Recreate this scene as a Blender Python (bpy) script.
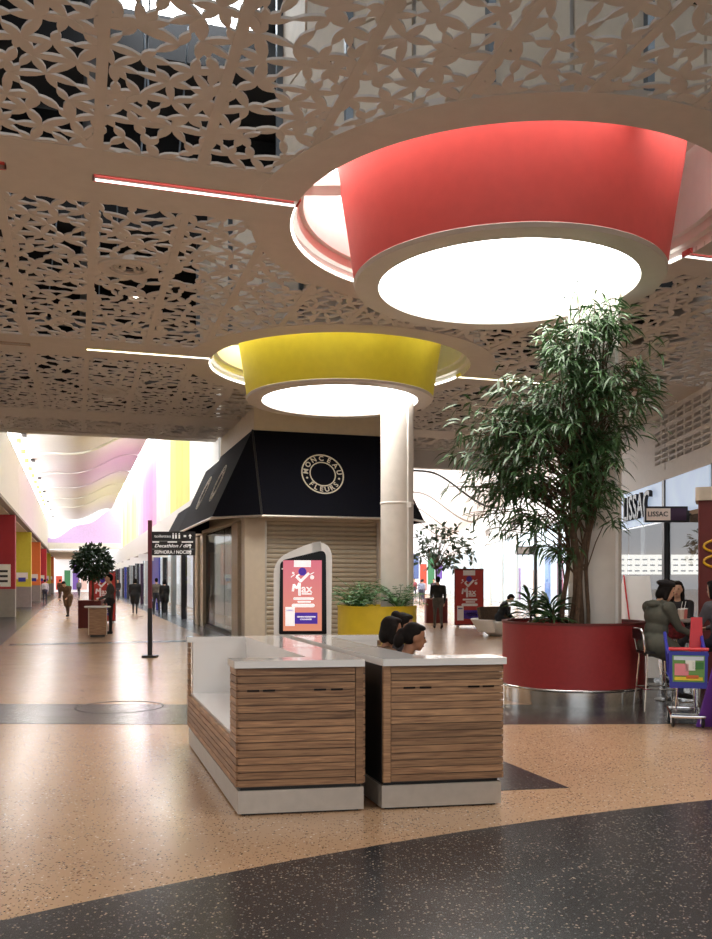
import bpy, bmesh, math, random
from mathutils import Vector, Matrix, Euler

for _o in list(bpy.data.objects):
    bpy.data.objects.remove(_o, do_unlink=True)
SC = bpy.context.scene
COL = SC.collection
PI = math.pi

# ------------------------------------------------------------------ camera
F, CX, HY, EYE = 890.0, 356.0, 580.0, 1.65      # focal length in px, vanishing column, horizon row, eye height
cam_d = bpy.data.cameras.new('camera')
cam_d.sensor_fit = 'VERTICAL'
cam_d.sensor_height = 36.0
cam_d.lens = 36.0 * F / 939.0
cam_d.shift_y = (HY - 469.5) / 939.0
cam_d.clip_end = 400
cam = bpy.data.objects.new('camera', cam_d)
COL.objects.link(cam)
cam.location = (0, 0, EYE)
cam.rotation_euler = (PI / 2, 0, 0)
SC.camera = cam

# ------------------------------------------------------------------ world, exposure
world = bpy.data.worlds.new('world')
SC.world = world
world.use_nodes = True
bg = world.node_tree.nodes['Background']
bg.inputs['Color'].default_value = (0.95, 0.97, 1.0, 1)
bg.inputs['Strength'].default_value = 1.35
SC.view_settings.view_transform = 'Standard'
SC.view_settings.look = 'None'
SC.view_settings.gamma = 1.0
SC.view_settings.use_curve_mapping = False
SC.view_settings.exposure = 0.4
DISC_POWER = 7.5       # luminous diffusers of the drums
CAVITY_FILL_POWER = 11.0
BACKLIT = 1.0

# ------------------------------------------------------------------ frames
TH = math.radians(17.5)                     # the ceiling grid and the long mall run 17.5 degrees left of the view
D1 = Vector((-math.sin(TH), math.cos(TH), 0))
D2 = Vector((math.cos(TH), math.sin(TH), 0))
def grid(t, s, z=0.0):
    return D1 * s + D2 * t + Vector((0, 0, z))
WSL = 0.027
WA = -math.atan(WSL)                        # right-hand mall wall
WO = Vector((7.75, 0, 0))
def wallp(d):
    return 7.75 + WSL * d
def floor_at(u, v):
    d = EYE * F / (v - HY)
    return Vector(((u - CX) / F * d, d, 0))

# ------------------------------------------------------------------ mesh builder
class MB:
    def __init__(self):
        self.v = []; self.f = []
    def add(self, vs, fs):
        b = len(self.v)
        self.v += [tuple(p) for p in vs]
        self.f += [tuple(b + i for i in f) for f in fs]
        return self
    def hexa(self, p):                      # 8 corners: bottom 4 ccw, top 4 ccw
        return self.add(p, [(3, 2, 1, 0), (4, 5, 6, 7), (0, 1, 5, 4), (1, 2, 6, 5), (2, 3, 7, 6), (3, 0, 4, 7)])
    def box(self, x0, x1, y0, y1, z0, z1):
        return self.hexa([(x0, y0, z0), (x1, y0, z0), (x1, y1, z0), (x0, y1, z0),
                          (x0, y0, z1), (x1, y0, z1), (x1, y1, z1), (x0, y1, z1)])
    def prism(self, poly, z0, z1):
        n = len(poly)
        vs = [(x, y, z0) for x, y in poly] + [(x, y, z1) for x, y in poly]
        fs = [tuple(range(n - 1, -1, -1)), tuple(range(n, 2 * n))]
        fs += [(i, (i + 1) % n, n + (i + 1) % n, n + i) for i in range(n)]
        return self.add(vs, fs)
    def prism_m(self, poly, h, M):          # polygon in xy extruded by h, moved by matrix
        n = len(poly)
        vs = [M @ Vector((x, y, 0)) for x, y in poly] + [M @ Vector((x, y, h)) for x, y in poly]
        fs = [tuple(range(n - 1, -1, -1)), tuple(range(n, 2 * n))]
        fs += [(i, (i + 1) % n, n + (i + 1) % n, n + i) for i in range(n)]
        return self.add(vs, fs)
    def lathe(self, prof, n=48, c=(0, 0, 0), closed=False, a0=0.0, a1=2 * PI):
        full = abs((a1 - a0) - 2 * PI) < 1e-6
        m = len(prof); k = n if full else n + 1
        vs = []
        for i in range(k):
            a = a0 + (a1 - a0) * i / n
            for r, z in prof:
                vs.append((c[0] + r * math.cos(a), c[1] + r * math.sin(a), c[2] + z))
        fs = []
        rng = m if closed else m - 1
        for i in range(n):
            j = (i + 1) % k
            for q in range(rng):
                w = (q + 1) % m
                fs.append((i * m + q, j * m + q, j * m + w, i * m + w))
        if closed and not full:
            fs.append(tuple(range(m))); fs.append(tuple(range((k - 1) * m + m - 1, (k - 1) * m - 1, -1)))
        return self.add(vs, fs)
    def tube(self, pts, r, n=8, r1=None):
        pts = [Vector(p) for p in pts]
        rs = r if isinstance(r, (list, tuple)) else [r + ((r1 if r1 is not None else r) - r) * i / max(1, len(pts) - 1) for i in range(len(pts))]
        vs = []; up = Vector((0, 0, 1))
        for i, p in enumerate(pts):
            d = (pts[min(i + 1, len(pts) - 1)] - pts[max(i - 1, 0)]).normalized()
            ref = up if abs(d.z) < 0.9 else Vector((1, 0, 0))
            a = d.cross(ref).normalized(); b = d.cross(a)
            for k in range(n):
                an = 2 * PI * k / n
                vs.append(p + (a * math.cos(an) + b * math.sin(an)) * rs[i])
        fs = []
        for i in range(len(pts) - 1):
            for k in range(n):
                l = (k + 1) % n
                fs.append((i * n + k, i * n + l, (i + 1) * n + l, (i + 1) * n + k))
        fs.append(tuple(range(n))); fs.append(tuple(range(len(pts) * n - 1, (len(pts) - 1) * n - 1, -1)))
        return self.add(vs, fs)
    def leaf(self, base, d, length, width, droop=0.3, seg=3):
        d = Vector(d).normalized()
        side = d.cross(Vector((0, 0, 1)))
        if side.length < 0.05: side = Vector((1, 0, 0))
        side.normalize()
        side = (Matrix.Rotation(random.uniform(-0.9, 0.9), 3, d) @ side)
        p = Vector(base); vs = [p.copy()]; dd = d.copy()
        prof = [0.75, 1.0, 0.62] if seg == 3 else [1.0, 0.7]
        for i in range(seg):
            p = p + dd * (length / (seg + 1))
            w = side * width * 0.5 * prof[i]
            vs += [p - w, p + w]
            dd = (dd + Vector((0, 0, -droop))).normalized()
        p = p + dd * (length / (seg + 1)); vs.append(p)
        fs = [(0, 1, 2)]
        for i in range(seg - 1):
            fs.append((1 + 2 * i, 3 + 2 * i, 4 + 2 * i, 2 + 2 * i))
        k = 1 + 2 * (seg - 1)
        fs.append((k, k + 2, k + 1))
        return self.add(vs, fs)
    def mesh(self, name, mat, smooth=False):
        me = bpy.data.meshes.new(name)
        me.from_pydata(self.v, [], self.f); me.update()
        if mat: me.materials.append(mat)
        if smooth:
            me.polygons.foreach_set('use_smooth', [True] * len(me.polygons))
            try: me.set_sharp_from_angle(angle=math.radians(40))
            except Exception: pass
        return me
    def build(self, name, mat, parent=None, smooth=False, loc=None, rz=None, fix=True):
        me = self.mesh(name, mat, smooth)
        if fix:
            bm = bmesh.new(); bm.from_mesh(me); bmesh.ops.recalc_face_normals(bm, faces=bm.faces); bm.to_mesh(me); bm.free()
        o = bpy.data.objects.new(name, me); COL.objects.link(o)
        if parent: o.parent = parent
        if loc is not None: o.location = loc
        if rz is not None: o.rotation_euler = (0, 0, rz)
        return o

def place(me, name, parent=None, loc=(0, 0, 0), rot=(0, 0, 0), scale=None):
    o = bpy.data.objects.new(name, me); COL.objects.link(o)
    o.parent = parent; o.location = loc; o.rotation_euler = rot
    if scale: o.scale = scale
    return o
def tag(o, label, cat=None, group=None, kind=None):
    o['label'] = label
    if cat: o['category'] = cat
    if group: o['group'] = group
    if kind: o['kind'] = kind
    return o
def thing(name, label, cat, loc=(0, 0, 0), rz=0.0, group=None, kind=None):
    o = bpy.data.objects.new(name, None); COL.objects.link(o)
    o.empty_display_size = 0.2
    o.location = loc; o.rotation_euler = (0, 0, rz)
    return tag(o, label, cat, group, kind)
def struct(o, label):
    o['kind'] = 'structure'; o['label'] = label
    return o

# ------------------------------------------------------------------ materials
def rgb(r, g, b):
    f = lambda c: ((c / 255 + 0.055) / 1.055) ** 2.4 if c / 255 > 0.04045 else c / 255 / 12.92
    return (f(r), f(g), f(b), 1)
def new_mat(name):
    m = bpy.data.materials.new(name); m.use_nodes = True
    nt = m.node_tree
    return m, nt, nt.nodes['Principled BSDF']
def plain(name, col, rough=0.5, metal=0.0, var=0.06, scale=6.0, spec=0.5, emit=0.0, coat=0.0):
    m, nt, p = new_mat(name)
    p.inputs['Roughness'].default_value = rough
    p.inputs['Metallic'].default_value = metal
    p.inputs['Specular IOR Level'].default_value = spec
    p.inputs['Coat Weight'].default_value = coat
    tc = nt.nodes.new('ShaderNodeTexCoord'); nz = nt.nodes.new('ShaderNodeTexNoise')
    nz.inputs['Scale'].default_value = scale; nz.inputs['Detail'].default_value = 4
    nt.links.new(tc.outputs['Object'], nz.inputs['Vector'])
    rp = nt.nodes.new('ShaderNodeMapRange')
    rp.inputs['From Min'].default_value = 0.3; rp.inputs['From Max'].default_value = 0.7
    rp.inputs['To Min'].default_value = 1 - var; rp.inputs['To Max'].default_value = 1 + var
    nt.links.new(nz.outputs['Fac'], rp.inputs['Value'])
    mx = nt.nodes.new('ShaderNodeVectorMath'); mx.operation = 'SCALE'
    mx.inputs[0].default_value = col[:3]
    nt.links.new(rp.outputs['Result'], mx.inputs['Scale'])
    nt.links.new(mx.outputs['Vector'], p.inputs['Base Color'])
    if emit:
        nt.links.new(mx.outputs['Vector'], p.inputs['Emission Color'])
        p.inputs['Emission Strength'].default_value = emit
    return m
def glow(name, col, strength):
    m, nt, p = new_mat(name)
    p.inputs['Base Color'].default_value = (0.8, 0.8, 0.8, 1)
    p.inputs['Emission Color'].default_value = col
    p.inputs['Emission Strength'].default_value = strength
    return m
def glass(name, col=(0.9, 0.95, 0.97, 1), alpha=0.10, rough=0.02):
    m, nt, p = new_mat(name)
    p = nt.nodes.new('ShaderNodeBsdfGlossy')
    p.inputs['Color'].default_value = (0.95, 0.97, 1, 1)
    p.inputs['Roughness'].default_value = rough
    tr = nt.nodes.new('ShaderNodeBsdfTransparent'); tr.inputs['Color'].default_value = col
    mix = nt.nodes.new('ShaderNodeMixShader'); mix.inputs[0].default_value = alpha
    out = nt.nodes['Material Output']
    nt.links.new(tr.outputs[0], mix.inputs[1]); nt.links.new(p.outputs[0], mix.inputs[2])
    nt.links.new(mix.outputs[0], out.inputs['Surface'])
    return m
def terrazzo(name, base, chips, amount, scale=52.0, rough=0.21):
    m, nt, p = new_mat(name)
    N = nt.nodes.new; L = nt.links.new
    geo = N('ShaderNodeNewGeometry')
    col = None
    big = N('ShaderNodeTexNoise'); big.inputs['Scale'].default_value = 0.8; big.inputs['Detail'].default_value = 5
    L(geo.outputs['Position'], big.inputs['Vector'])
    br = N('ShaderNodeMapRange'); br.inputs['To Min'].default_value = 0.82; br.inputs['To Max'].default_value = 1.15
    L(big.outputs['Fac'], br.inputs['Value'])
    sc = N('ShaderNodeVectorMath'); sc.operation = 'SCALE'; sc.inputs[0].default_value = base[:3]
    L(br.outputs['Result'], sc.inputs['Scale'])
    col = sc.outputs['Vector']
    for i, (c, am, s) in enumerate(chips):
        vo = N('ShaderNodeTexVoronoi'); vo.inputs['Scale'].default_value = s; vo.inputs['Randomness'].default_value = 1.0
        off = N('ShaderNodeVectorMath'); off.operation = 'MULTIPLY_ADD'
        off.inputs[1].default_value = (1, 1, 0.0); off.inputs[2].default_value = (i * 13.7, i * 5.1, 0)
        L(geo.outputs['Position'], off.inputs[0])
        dn = N('ShaderNodeTexNoise'); dn.inputs['Scale'].default_value = s * 0.9
        L(off.outputs[0], dn.inputs['Vector'])
        ds = N('ShaderNodeVectorMath'); ds.operation = 'MULTIPLY_ADD'
        ds.inputs[1].default_value = (1.1 / s, 1.1 / s, 0); L(dn.outputs['Color'], ds.inputs[0]); L(off.outputs[0], ds.inputs[2])
        L(ds.outputs[0], vo.inputs['Vector'])
        sep = N('ShaderNodeSeparateColor'); L(vo.outputs['Color'], sep.inputs[0])
        # chips thicken in cloudy drifts
        cl = N('ShaderNodeTexNoise'); cl.inputs['Scale'].default_value = 1.3; L(geo.outputs['Position'], cl.inputs['Vector'])
        th = N('ShaderNodeMapRange'); th.inputs['From Min'].default_value = 0.3; th.inputs['From Max'].default_value = 0.7
        th.inputs['To Min'].default_value = am * 0.5; th.inputs['To Max'].default_value = am * 1.6
        L(cl.outputs['Fac'], th.inputs['Value'])
        lt = N('ShaderNodeMath'); lt.operation = 'LESS_THAN'; L(sep.outputs[0], lt.inputs[0]); L(th.outputs['Result'], lt.inputs[1])
        ra = N('ShaderNodeMath'); ra.operation = 'MULTIPLY_ADD'; ra.inputs[1].default_value = 0.3; ra.inputs[2].default_value = 0.18
        L(sep.outputs[1], ra.inputs[0])
        ld = N('ShaderNodeMath'); ld.operation = 'LESS_THAN'; L(vo.outputs['Distance'], ld.inputs[0]); L(ra.outputs[0], ld.inputs[1])
        an = N('ShaderNodeMath'); an.operation = 'MULTIPLY'; L(lt.outputs[0], an.inputs[0]); L(ld.outputs[0], an.inputs[1])
        mx = N('ShaderNodeMix'); mx.data_type = 'RGBA'
        L(an.outputs[0], mx.inputs['Factor']); L(col, mx.inputs['A']); mx.inputs['B'].default_value = c
        col = mx.outputs['Result']
    L(col, p.inputs['Base Color'])
    rn = N('ShaderNodeTexNoise'); rn.inputs['Scale'].default_value = 2.5; rn.inputs['Detail'].default_value = 6
    L(geo.outputs['Position'], rn.inputs['Vector'])
    rr = N('ShaderNodeMapRange'); rr.inputs['To Min'].default_value = rough - 0.04; rr.inputs['To Max'].default_value = rough + 0.07
    L(rn.outputs['Fac'], rr.inputs['Value']); L(rr.outputs['Result'], p.inputs['Roughness'])
    p.inputs['Specular IOR Level'].default_value = 0.55
    return m
def wood(name, c0, c1, axis='X', rough=0.5):
    m, nt, p = new_mat(name)
    N = nt.nodes.new; L = nt.links.new
    tc = N('ShaderNodeTexCoord'); mp = N('ShaderNodeMapping')
    mp.inputs['Scale'].default_value = (2.2, 2.2, 40) if axis == 'X' else (40, 40, 2)
    oi = N('ShaderNodeObjectInfo')
    ad = N('ShaderNodeVectorMath'); ad.operation = 'ADD'
    cb = N('ShaderNodeCombineXYZ'); ml = N('ShaderNodeMath'); ml.operation = 'MULTIPLY'; ml.inputs[1].default_value = 37.0
    L(oi.outputs['Random'], ml.inputs[0]); L(ml.outputs[0], cb.inputs[0]); L(ml.outputs[0], cb.inputs[2])
    L(tc.outputs['Object'], ad.inputs[0]); L(cb.outputs[0], ad.inputs[1]); L(ad.outputs[0], mp.inputs['Vector'])
    nz = N('ShaderNodeTexNoise'); nz.inputs['Scale'].default_value = 2.0; nz.inputs['Detail'].default_value = 7; nz.inputs['Distortion'].default_value = 0.6
    L(mp.outputs[0], nz.inputs['Vector'])
    cr = N('ShaderNodeValToRGB'); cr.color_ramp.elements[0].color = c0; cr.color_ramp.elements[1].color = c1
    cr.color_ramp.elements[0].position = 0.3; cr.color_ramp.elements[1].position = 0.72
    L(nz.outputs['Fac'], cr.inputs[0])
    mr = N('ShaderNodeMapRange'); mr.inputs['To Min'].default_value = 0.75; mr.inputs['To Max'].default_value = 1.25
    L(oi.outputs['Random'], mr.inputs['Value'])
    sc = N('ShaderNodeVectorMath'); sc.operation = 'SCALE'; L(cr.outputs['Color'], sc.inputs[0]); L(mr.outputs['Result'], sc.inputs['Scale'])
    L(sc.outputs['Vector'], p.inputs['Base Color'])
    p.inputs['Roughness'].default_value = rough
    return m

M = {}
M['floor'] = terrazzo('terrazzo_beige', rgb(190, 156, 124), [(rgb(62, 50, 44), 0.24, 66), (rgb(132, 100, 74), 0.14, 50), (rgb(222, 204, 182), 0.08, 60)], 0.2)
M['dark_floor'] = terrazzo('terrazzo_charcoal', rgb(50, 51, 53), [(rgb(158, 142, 124), 0.18, 66), (rgb(110, 108, 106), 0.2, 74), (rgb(15, 15, 15), 0.2, 40)], 0.2, rough=0.23)
M['ceil'] = plain('ceiling_taupe', rgb(204, 198, 192), 0.7, var=0.03)
M['lattice'] = plain('lattice_taupe', rgb(206, 200, 195), 0.6, var=0.03)
M['deck'] = plain('plenum_black', rgb(26, 28, 32), 0.8)
M['duct'] = plain('duct_blue_grey', rgb(120, 130, 140), 0.4, 0.6)
M['cream_panel'] = plain('cream_panel', rgb(214, 202, 184), 0.6, var=0.05)
M['red_drum'] = plain('drum_red', rgb(216, 92, 88), 0.6, var=0.03)
M['yellow_drum'] = plain('drum_yellow', rgb(226, 212, 62), 0.6, var=0.03)
M['white'] = plain('white_paint', rgb(236, 234, 230), 0.5, var=0.02)
M['lip'] = plain('drum_lip', rgb(206, 200, 192), 0.5, var=0.02)
M['column'] = plain('column_plaster', rgb(216, 210, 202), 0.55, var=0.04)
M['disc'] = glow('diffuser_light', (1.0, 0.965, 0.91, 1), DISC_POWER)
M['cavity_fill'] = glow('cavity_fill_glow', (1.0, 0.97, 0.93, 1), CAVITY_FILL_POWER)
M['led'] = glow('led_strip', (1.0, 0.97, 0.9, 1), 4.0)
M['led_soft'] = glow('slot_led', (1.0, 0.96, 0.9, 1), 2.0)
M['spot'] = glow('spot_light', (1.0, 0.93, 0.8, 1), 6.0)
M['plenum_fill'] = glow('roof_glow_pane', (0.95, 0.98, 1.0, 1), 1.6)
M['gold_slot'] = plain('slot_ochre', rgb(160, 124, 56), 0.6)
M['beige'] = plain('beige_wall', rgb(206, 192, 172), 0.6, var=0.04)
M['beige_stone'] = plain('beige_stone', rgb(188, 174, 150), 0.35, var=0.08, scale=10)
M['wall'] = plain('pale_wall', rgb(206, 198, 190), 0.6, var=0.03)
M['wallgrey'] = plain('slot_grey', rgb(150, 142, 136), 0.7)
M['navy'] = plain('awning_navy', rgb(13, 14, 24), 0.85, var=0.15, scale=30, spec=0.15)
M['cream'] = plain('logo_cream', rgb(222, 214, 196), 0.6)
M['shutter'] = plain('shutter_grey_beige', rgb(176, 164, 144), 0.45, 0.1, var=0.05)
M['alu'] = plain('brushed_aluminium', rgb(196, 190, 182), 0.35, 0.75, var=0.06, scale=20)
M['steel'] = plain('polished_steel', rgb(200, 200, 198), 0.2, 1.0)
M['chrome'] = plain('chrome', rgb(220, 220, 220), 0.12, 1.0)
M['black'] = plain('black_metal', rgb(24, 23, 24), 0.45)
M['gloss_black'] = plain('gloss_black', rgb(8, 8, 10), 0.3, spec=0.2)
M['glass'] = glass('shop_glass')
M['dark_glass'] = glass('dark_shop_glass', (0.55, 0.56, 0.56, 1), 0.14)
M['wood'] = wood('walnut_slat', rgb(116, 84, 62), rgb(182, 142, 106))
M['backing'] = plain('slat_backing', rgb(132, 112, 96), 0.8)
M['counter'] = plain('white_counter', rgb(236, 234, 232), 0.12, var=0.01, coat=0.4)
M['plinth'] = plain('plinth_aluminium', rgb(190, 184, 176), 0.42, 0.6, var=0.05, scale=14)
M['red_planter'] = plain('planter_red', rgb(150, 40, 41), 0.5, var=0.07, scale=20)
M['yellow_planter'] = plain('planter_yellow', rgb(206, 184, 36), 0.5, var=0.05)
M['soil'] = plain('soil', rgb(60, 46, 36), 0.95, var=0.3, scale=30)
M['bark'] = plain('bark', rgb(92, 72, 56), 0.9, var=0.3, scale=18)
M['leaf'] = plain('leaf_dark', rgb(62, 92, 52), 0.4, var=0.35, scale=3)
M['leaf2'] = plain('leaf_fern', rgb(70, 112, 62), 0.45, var=0.35, scale=8)
M['leaf3'] = plain('leaf_ball', rgb(44, 70, 44), 0.5, var=0.3, scale=5)
M['totem'] = plain('totem_white', rgb(240, 238, 234), 0.35, var=0.02)
M['poster'] = plain('poster_red', rgb(186, 58, 52), 0.6)
M['brown_red'] = plain('board_maroon', rgb(104, 36, 32), 0.6)
M['purple'] = plain('purple_print', rgb(112, 60, 168), 0.5)
M['maroon'] = plain('maroon_post', rgb(104, 34, 48), 0.5)
M['blue_plastic'] = plain('blue_plastic', rgb(44, 52, 160), 0.35)
M['red_plastic'] = plain('red_plastic', rgb(206, 44, 52), 0.35)
M['gold'] = plain('arch_yellow', rgb(236, 180, 40), 0.4)
def printed(name, c, emit):
    return plain(name, rgb(*c), 0.4, var=0.02, emit=emit)
M['scr'] = None
def backlit(name, c, s=1.0):
    return plain(name, rgb(*c), 0.6, var=0.05, scale=1.5, emit=s * BACKLIT)

def text_mesh(body, size, depth=0.0, align='CENTER', bold=False, shear=0.0):
    cu = bpy.data.curves.new('lettering', 'FONT')
    cu.body = body; cu.size = size; cu.extrude = depth; cu.align_x = align; cu.align_y = 'CENTER'
    cu.resolution_u = 3; cu.shear = shear
    if bold: cu.offset = size * 0.018
    o = bpy.data.objects.new('lettering', cu); COL.objects.link(o)
    bpy.context.view_layer.update()
    me = bpy.data.meshes.new_from_object(o)
    bpy.data.objects.remove(o, do_unlink=True); bpy.data.curves.remove(cu)
    return me
def text(body, size, mat, parent, loc, rot, depth=0.004, align='CENTER', bold=False, name='lettering', shear=0.0, sx=1.0):
    me = text_mesh(body, size, depth, align, bold, shear)
    me.materials.clear(); me.materials.append(mat)
    o = place(me, name, parent, loc, rot)
    o.scale = (sx, 1, 1)
    return o
# ================================================================== STRUCTURE
# ------------------------------------------------------------------ floor
floor = struct(MB().box(-60, 40, -14, 160, -0.2, 0.0).build('floor', M['floor']), 'polished beige terrazzo floor with dark and light chips')
def inlay(poly, z=0.003, m='dark_floor'):
    return MB().prism(poly, -0.01, z).build('floor_inlay', M[m], floor)
pa, pb, pc = floor_at(0, 921), floor_at(352, 850), floor_at(712, 800)
def circum(a, b, c):
    ax, ay, bx, by, cx, cy = a.x, a.y, b.x, b.y, c.x, c.y
    d = 2 * (ax * (by - cy) + bx * (cy - ay) + cx * (ay - by))
    ux = ((ax**2 + ay**2) * (by - cy) + (bx**2 + by**2) * (cy - ay) + (cx**2 + cy**2) * (ay - by)) / d
    uy = ((ax**2 + ay**2) * (cx - bx) + (bx**2 + by**2) * (ax - cx) + (cx**2 + cy**2) * (bx - ax)) / d
    return ux, uy, math.hypot(ax - ux, ay - uy)
ux, uy, ur = circum(pa, pb, pc)
inlay([(ux + ur * math.cos(2 * PI * i / 160), uy + ur * math.sin(2 * PI * i / 160)) for i in range(160)])
band = [(-9 + i * 0.5, 10.15 + 0.004 * (i - 18) ** 2 * 0.25) for i in range(35)]
inlay(band + [(x, y + 1.6) for x, y in reversed(band)])
inlay([(3.35, 11.2), (8.0, 11.2), (8.0, 15.5), (3.35, 15.5)], 0.0035)
tri = [floor_at(569, 788), floor_at(500, 760), floor_at(470, 792)]
inlay([(p.x, p.y) for p in tri])
def gq(t0, t1, s0, s1): return [tuple(grid(t, s)[:2]) for t, s in ((t0, s0), (t1, s0), (t1, s1), (t0, s1))]
inlay(gq(-3.4, -1.8, 15, 120), 0.0025)
inlay(gq(3.55, 4.6, 18.5, 120), 0.0025)
inlay(gq(-1.6, 3.4, 24.0, 24.6), 0.0025)
mh = floor_at(120, 707)
MB().lathe([(0.54, 0.001), (0.54, 0.0045), (0.565, 0.0045), (0.565, 0.001)], 48, (mh.x, mh.y, 0), closed=True).build('manhole_ring', M['black'], floor)

# ------------------------------------------------------------------ ceiling with lattice panels
CZ = 6.27
RINGS = [(5.45, 10.65), (5.5, 18.6)]
ROP = {10.65: 2.86, 18.6: 2.82}            # opening radius of each drum
HALO = 0.52
T0, PITCH = 0.23 - 1.11 * 3, 1.11
NT = 17
T1 = T0 + PITCH * NT
BANDS = [2.65, 10.65, 18.6, 26.2]
BW = 0.7
S_END = 29.4
SLOT_W = 0.09
# slot spans along t on the bands: (band s, t0, t1, lit)
SLOTS = [(10.65, 0.2, 5.45 - 2.84, 'red', True), (10.65, 5.45 + 2.84, 10.7, 'red', True), (10.65, -3.1, -0.75, 'red', False),
         (18.6, 0.2, 5.5 - 2.80, 'yellow', True), (18.6, 5.5 + 2.80, 10.7, 'yellow', True), (18.6, -3.1, -0.85, 'yellow', False), (18.6, 12.2, 13.9, 'yellow', False)]
cb = MB()
def strip_t(t0, t1, s0, s1, z0=CZ, z1=CZ + 0.05):
    cb.box(t0, t1, s0, s1, z0, z1)
for sb in BANDS:
    slots = sorted([(a, b) for q, a, b, c, l in SLOTS if q == sb])
    rings = [(t - ROP[s] - 0.2, t + ROP[s] + 0.2) for t, s in RINGS if s == sb]
    hw = BW
    for lo, hi in ((-hw, -SLOT_W), (SLOT_W, hw)):
        x = T0
        for a, b in rings:
            strip_t(x, a, sb + lo, sb + hi); x = b
        strip_t(x, T1, sb + lo, sb + hi)
    x = T0
    for a, b in sorted(slots + rings):
        if a > x + 0.01: strip_t(x, a, sb - SLOT_W, sb + SLOT_W)
        x = max(x, b)
    if x < T1: strip_t(x, T1, sb - SLOT_W, sb + SLOT_W)
strip_t(T0, T1, S_END - 0.35, S_END + 0.3, CZ - 0.03, CZ + 0.5)
strip_t(9.4, T1, S_END - 0.1, S_END + 0.25, 5.62, CZ)        # deeper beam over the right-hand mall
for (rt, rs) in RINGS:                                       # halo, cut where the slots run in
    for sg in (1, -1):
        n = 64; vs = []
        for i in range(n + 1):
            f = i / n
            for R in (ROP[rs], ROP[rs] + HALO):
                a0 = math.asin(SLOT_W / R)
                a = a0 + (PI - 2 * a0) * f
                for z in (CZ - 0.006, CZ + 0.06):
                    vs.append((rt + R * math.cos(a), rs + sg * R * math.sin(a), z))
        fs = []
        for i in range(n):
            b = 4 * i; c = b + 4
            fs += [(b, c, c + 2, b + 2), (b + 1, b + 3, c + 3, c + 1), (b, b + 1, c + 1, c), (b + 2, c + 2, c + 3, b + 3)]
        fs += [(0, 2, 3, 1), (4 * n, 4 * n + 1, 4 * n + 3, 4 * n + 2)]
        cb.add(vs, fs)
strip_t(-14, T1 + 6, -14, 1.95)                              # plain ceiling behind the viewer
strip_t(-14, T0, 1.95, S_END)
ceiling = struct(cb.build('ceiling', M['ceil'], rz=TH), 'taupe suspended ceiling with flat bands and round halos')

def lens(mb, a, b, w, z0, z1, n=4):
    a = Vector(a); b = Vector(b); d = b - a
    if d.length < 0.03: return
    nrm = Vector((-d.y, d.x)).normalized()
    dz = random.uniform(-0.003, 0.003); z0 += dz; z1 += dz
    prof = [(0.0, 0.16), (0.2, 0.72), (0.45, 1.0), (0.7, 0.85), (1.0, 0.16)]
    up = [(a + d * f + nrm * w * k) for f, k in prof]
    dn = [(a + d * f - nrm * w * k) for f, k in reversed(prof)]
    mb.prism([(p.x, p.y) for p in up + dn], z0, z1)
def lattice(W, L, seed, clip=None):
    rnd = random.Random(seed); mb = MB()
    nx = 3; dx = W / nx; dy = dx * 0.9
    ny = max(2, round(L / dy)); dy = L / ny
    pts = {}
    for j in range(ny + 1):
        for i in range(-1, nx + 2):
            x = (i + (0.5 if j % 2 else 0.0)) * dx; y = j * dy
            x += rnd.uniform(-0.12, 0.12); y += rnd.uniform(-0.13, 0.13) if 0 < j < ny else 0
            pts[(i, j)] = Vector((min(max(x, -0.02), W + 0.02), y))
    ok = lambda k: k in pts
    for (i, j), p in pts.items():
        o = 0 if j % 2 == 0 else 1
        for q in ((i + 1, j), (i + o, j + 1), (i - 1 + o, j + 1)):
            if not ok(q): continue
            r = pts[q]
            if (p.x <= 0 and r.x <= 0) or (p.x >= W and r.x >= W): continue
            if rnd.random() < 0.13: continue
            mid = (p + r) / 2
            if clip and clip(mid): continue
            ln = (r - p).length
            w = 0.042 + 0.022 * rnd.random()
            if ln > 0.40:
                k = rnd.uniform(0.4, 0.6); m = p.lerp(r, k) + Vector((rnd.uniform(-.02, .02), rnd.uniform(-.02, .02)))
                lens(mb, p, m, w * 0.9, 0, 0.024); lens(mb, r, m, w * 0.9, 0, 0.024)
            else:
                lens(mb, p, r, w, 0, 0.024)
    return mb
rows = [(1.95, 10.65 - BW), (10.65 + BW, 18.6 - BW), (18.6 + BW, 26.2 - BW), (26.2 + BW, S_END - 0.35)]
cache = {}
rail = {}
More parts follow.
